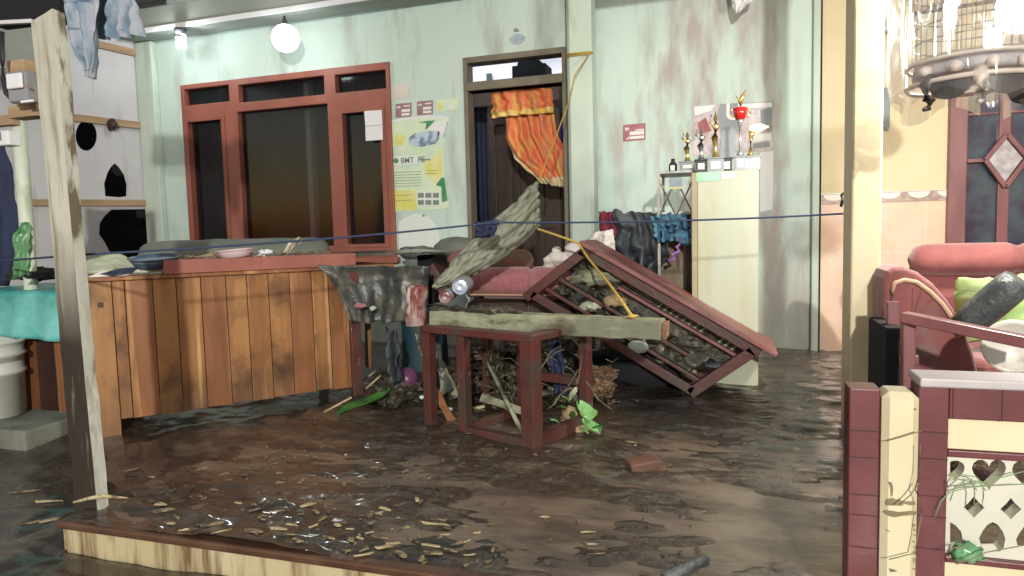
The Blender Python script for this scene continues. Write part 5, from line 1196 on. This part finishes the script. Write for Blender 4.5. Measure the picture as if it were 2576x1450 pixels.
# leaves
def leaf(pts, w_, m, name, lab, curl=.02):
    pts = [Vector(p) for p in pts]; n = len(pts)-1
    def fn(u, v):
        k = min(int(v*n), n-1); f = v*n-k; p = pts[k].lerp(pts[k+1], f); d = (pts[k+1]-pts[k]).normalized(); s = d.cross(Vector((0,0,1))).normalized()
        ww = w_*math.sin(math.pi*min(.98, max(.02, v)))**.6*(1+.04*math.sin(v*9))
        return p+s*(u-.5)*ww*2+Vector((0,0,curl*(abs(u-.5)*2)**2+.001*math.sin(v*30)))
    return build(name, MB().grid(fn, 10, 26), M[m], label=lab, cat='leaf', solid=.002, smooth=True)
p0, p1 = onF(852, 1062), onF(985, 1022)
leaf([p0+Vector((0,0,.03)), p0.lerp(p1,.3)+Vector((0,0,.045)), p0.lerp(p1,.7)+Vector((0,0,.05)), p1+Vector((0,0,.08))], .045, 'leafdark', 'banana_leaf', 'long dark green leaf blade lying left of the maroon frame')
lf = [((1455,1018),(1480,1048),(1484,1062),.05), ((1462,1062),(1495,1085),(1508,1092),.042), ((1432,1010),(1444,995),(1450,985),.016), ((1395,1085),(1410,1082),(1425,1078),.03)]
for k, (a, b, c_, w_) in enumerate(lf):
    Yl = onF(1470, 1095).y
    leaf([onY(*a, Yl), onY(*b, Yl-.03), onY(*c_, Yl-.05)], w_*.8, 'leaf' if k != 2 else 'palegreen', 'green_leaf', ['broad bright green leaf standing at the foot of the frame', 'shiny green leaf folded at the right of the leaf cluster', 'small pale leaf above the bright leaf cluster', 'small dark green leaf between the frame posts'][k])
for k, (x, y, rx, rz) in enumerate(((1440,1070,.05,.045),(1455,1088,.045,.015),(1555,1122,.075,.006))):
    p = onF(x, y); build('dead_leaf', MB().blob((p.x, p.y, rz*.7+.006), (rx, .04, rz), .4, 3, 2.4, k*3), M['deadleaf'], label=['tan curled leaf beside the bright green leaves', 'flat tan leaf scrap under the green leaves', 'tan flat piece lying on the mud right of the frame foot'][k], cat='dead leaf', smooth=True)
for k in range(7):
    x, y = 1400+k*15+random.uniform(-5,5), 1050+random.uniform(-40,28); a = random.uniform(-.6, 3.4)
    p = onY(x, y, Yl-.02); q_ = p+Vector((math.cos(a)*.05, -.02, math.sin(a)*.035))
    leaf([p, p.lerp(q_, .5)+Vector((0,0,.006)), q_], .012, 'leaf' if k % 3 else 'leafdark', 'green_leaf', ['narrow green leaf at the left of the leaf cluster', 'second narrow green leaf from the left in the cluster', 'third small leaf in the cluster', 'small dark leaf in the middle of the cluster', 'small leaf just left of the broad bright leaf', 'small leaf beside the broad bright leaf', 'outermost small leaf at the right of the cluster'][k], .004)
# brick
bk0 = onF(1618, 1196); Mx = Matrix.Rotation(R(28), 3, 'Z') @ Matrix.Rotation(R(-6), 3, 'Y')
bm_ = MB(); h = Vector((.055, .04, .027))
bm_.hull8([Vector((bk0.x, bk0.y+.02, .026))+Mx@Vector((a*h.x, b*h.y, c_*h.z)) for a, b, c_ in ((-1,-1,-1),(1,-1,-1),(1,1,-1),(-1,1,-1),(-1.1,-.9,1),(1,-1,1),(.9,1,1),(-1,1,1))])
build('brick', bm_, M['brick'], label='wet red brick lying alone in the mud right of centre', cat='brick', bevel=.008)
t0_, t1_ = onF(1672, 1462), onF(1776, 1420); 
build('wet_pole', MB().tube([t0_+Vector((0,0,.008)), t1_+Vector((0,0,.012))], [.013,.015], 12), M['wetlog'], label='end of a wet dark pole at the bottom edge of the photo', cat='pole', smooth=True)
# sticks by the drum
for a, b, r, lab in (((815,1048),(885,1000),.006,'long thin pale stick leaning from the mud to the counter leg'), ((900,975),(945,935),.007,'short pale stick under the plastic drape'), ((918,990),(958,945),.007,'second pale stick under the plastic drape, right one'), ((1190,1040),(1238,1018),.010,'thick pale bamboo piece inside the frame'), ((1060,1088),(1180,1080),.003,'thin pale straw lying in front of the left frame posts')):
    pa, pb2 = onF(*a), onF(a[0], a[1]); Y_ = pa.y
    q = onY(*b, Y_+.05); pa.z = .02
    build('pale_stick', MB().tube([pa, q], [r, r*.8], 8), M['straw'], label=lab, cat='stick', smooth=True)
for x, y in ((1100,990),(1108,996),(1095,1040),(1132,1030),(1062,1000)):
    p = onY(x, y, 2.85); build('pale_litter', MB().blob(p, (.012,.01,.008), .6, 2, 3, x), M['whitetin'], label='tiny pale scrap of litter in the debris left of the middle posts', cat='litter', group='tiny pale scraps in the debris')
# bamboo splinters on the mud
chips_px = [(775,1285,20,-.3,46),(795,1300,14,.6,28),(735,1330,8,.2,50),(640,1352,16,.1,40),(700,1345,10,.15,46),(812,1318,22,1.2,30),(850,1338,20,.4,26),(946,1300,9,.35,40),(968,1294,9,.35,34),(1105,1320,6,.1,70),(1095,1331,6,.15,60),(1165,1333,6,.1,40),(1085,1385,16,.2,60),(1010,1410,20,.5,40),(965,1395,14,-.2,34),(1090,1412,12,.1,40),(905,1375,10,.4,40),(1060,1420,14,1.2,22),(1050,1278,8,.9,20),(1015,1340,7,-.4,30),
 (1490,1380,12,.05,56),(1500,1410,7,0,60),(1478,1348,5,0,50),(500,1190,6,-.5,40),(330,1160,9,-.4,46),(328,1170,6,0,30),(380,1178,6,.1,40),(560,1205,7,-.5,60),(405,1290,20,.1,40),(415,1300,14,-.2,50),(430,1330,12,0,40),(535,1332,12,-.2,50),(600,1278,9,.2,30),(380,1272,8,.2,26),(560,1360,6,-.3,40),(60,1200,9,-.15,70),(120,1220,5,0,60),(70,1262,12,-.2,60),(120,1258,10,-.4,40),(190,1410,12,0,60),(300,1395,10,0,40),(840,1290,6,.3,30),(880,1350,8,0,40),(750,1372,12,.4,30),(1200,1350,8,-.2,36),(1240,1395,8,-1,22),(1370,1310,5,0,30),(1150,1380,8,-.3,36),(1180,1410,8,0,40),
 (660,1315,7,.4,30),(690,1300,6,-.2,34),(720,1362,9,.1,40),(790,1345,8,-.5,30),(830,1372,8,.3,34),(930,1350,7,-.3,30),(960,1362,9,.2,34),(990,1380,7,-.1,30),(1030,1365,7,.4,28),(1120,1355,7,-.1,40),(1135,1402,8,.3,30),(1175,1372,6,-.4,26),(870,1400,8,.1,36),(915,1412,8,-.2,40),(445,1310,7,.5,30),(470,1345,7,-.1,34)]
cm = [M['straw'], mat('tan_bamboo', (.28,.20,.10), (.38,.29,.15), 12, rough=.45, stain=((.09,.06,.04), 30, (1,1,1), .46, .58))]
for k, (x, y, wpx, a, lpx) in enumerate(chips_px):
    p = onF(x, y); p.z = ground_z(p.x, p.y)+.003
    D = depth(p); L_ = lpx*D/F*1.15; Wd = max(.0035, min(.020, wpx*D/F*.85))
    d = Vector((math.cos(YAW-a*1.6), math.sin(YAW-a*1.6), 0)); s = Vector((-d.y, d.x, 0))
    e = [p-d*L_/2+s*Wd*.25, p-d*L_*.42-s*Wd*.4, p+d*L_*.3-s*Wd*.5, p+d*L_/2-s*Wd*.1, p+d*L_*.38+s*Wd*.45, p-d*L_*.1+s*Wd*.5]
    e = [q+Vector((random.uniform(-.003,.003), random.uniform(-.003,.003), random.uniform(0,.002))) for q in e]
    kk = random.uniform(.45, 1.15); cn = sum(e, Vector())/len(e); e = [cn+(q-cn)*kk+Vector((0,0,random.uniform(-.002,.001))) for q in e]
    build('bamboo_splinter', MB().prism(e, (0,0,.003)), cm[k%2], label='flat pale bamboo splinter lying on the brown mud of the porch', cat='splinter', group='pale bamboo splinters on the mud')
lit = MB()
for k in range(420):
    x, y = random.uniform(-1.9, .7), 1.53+abs(random.gauss(0, .55))
    if y > 3.2 or x > random.uniform(-1.2, .3): continue
    z = ground_z(x, y)+.002; s = random.uniform(.003, .011); a = random.uniform(0, 6.3); p = Vector((x, y, z))
    lit.prism([p+Vector((s*2*math.cos(a), s*2*math.sin(a), 0)), p+Vector((s*math.cos(a+2), s*math.sin(a+2), .002)), p+Vector((s*math.cos(a+3.6), s*math.sin(a+3.6), .001))], (0,0,.003))
build('chaff', lit, mat('chaff_scraps', (.24,.18,.10), (.07,.05,.03), 2, .40, .55, rough=.6), label='fine chips and chaff scattered over the wet mud', cat='litter', kind='stuff')
# vines and green bit on the fence
vn = MB()
for pts in ([(2352,1300),(2368,1260),(2390,1238),(2440,1226),(2500,1222),(2576,1218)], [(2385,1240),(2382,1215),(2392,1198),(2420,1194),(2455,1200),(2472,1218),(2474,1250),(2468,1280)], [(2390,1260),(2400,1230),(2430,1205),(2462,1212),(2480,1235)], [(2400,1225),(2470,1214),(2540,1196),(2576,1186)], [(2392,1200),(2388,1192),(2396,1188)], [(2444,1204),(2452,1240),(2450,1275)]):
    vn.tube([onY(x, y, FY-.012) for x, y in pts], .0011, 5)
build('green_vine', vn, M['vine'], label='curled thin green vine hanging on the fence lattice', cat='vine', smooth=True)
dg = MB()
for pts in ([(2236,1408),(2300,1392),(2318,1300),(2316,1262),(2302,1230),(2314,1180),(2316,1120)], [(2229,1110),(2260,1102),(2318,1084)], [(2262,1270),(2290,1246),(2312,1215)], [(2404,1420),(2440,1408),(2480,1390),(2576,1372)], [(2380,1392),(2400,1378),(2440,1376)]):
    dg.tube([onY(x, y, FY-.045) for x, y in pts], .0011, 5)
build('dry_tendril', dg, M['drygrass'], label='thin dry tendrils clinging to the cream pilaster', cat='vine', smooth=True)
gb_ = onY(2432, 1392, FY-.0); build('green_scrap', MB().blob((gb_.x, FY+.0, gb_.z), (.026,.015,.020), .5, 3, 3, 2), M['greenbag'], label='crumpled green plastic scrap on the lower ledge of the lattice', cat='plastic scrap', smooth=True)
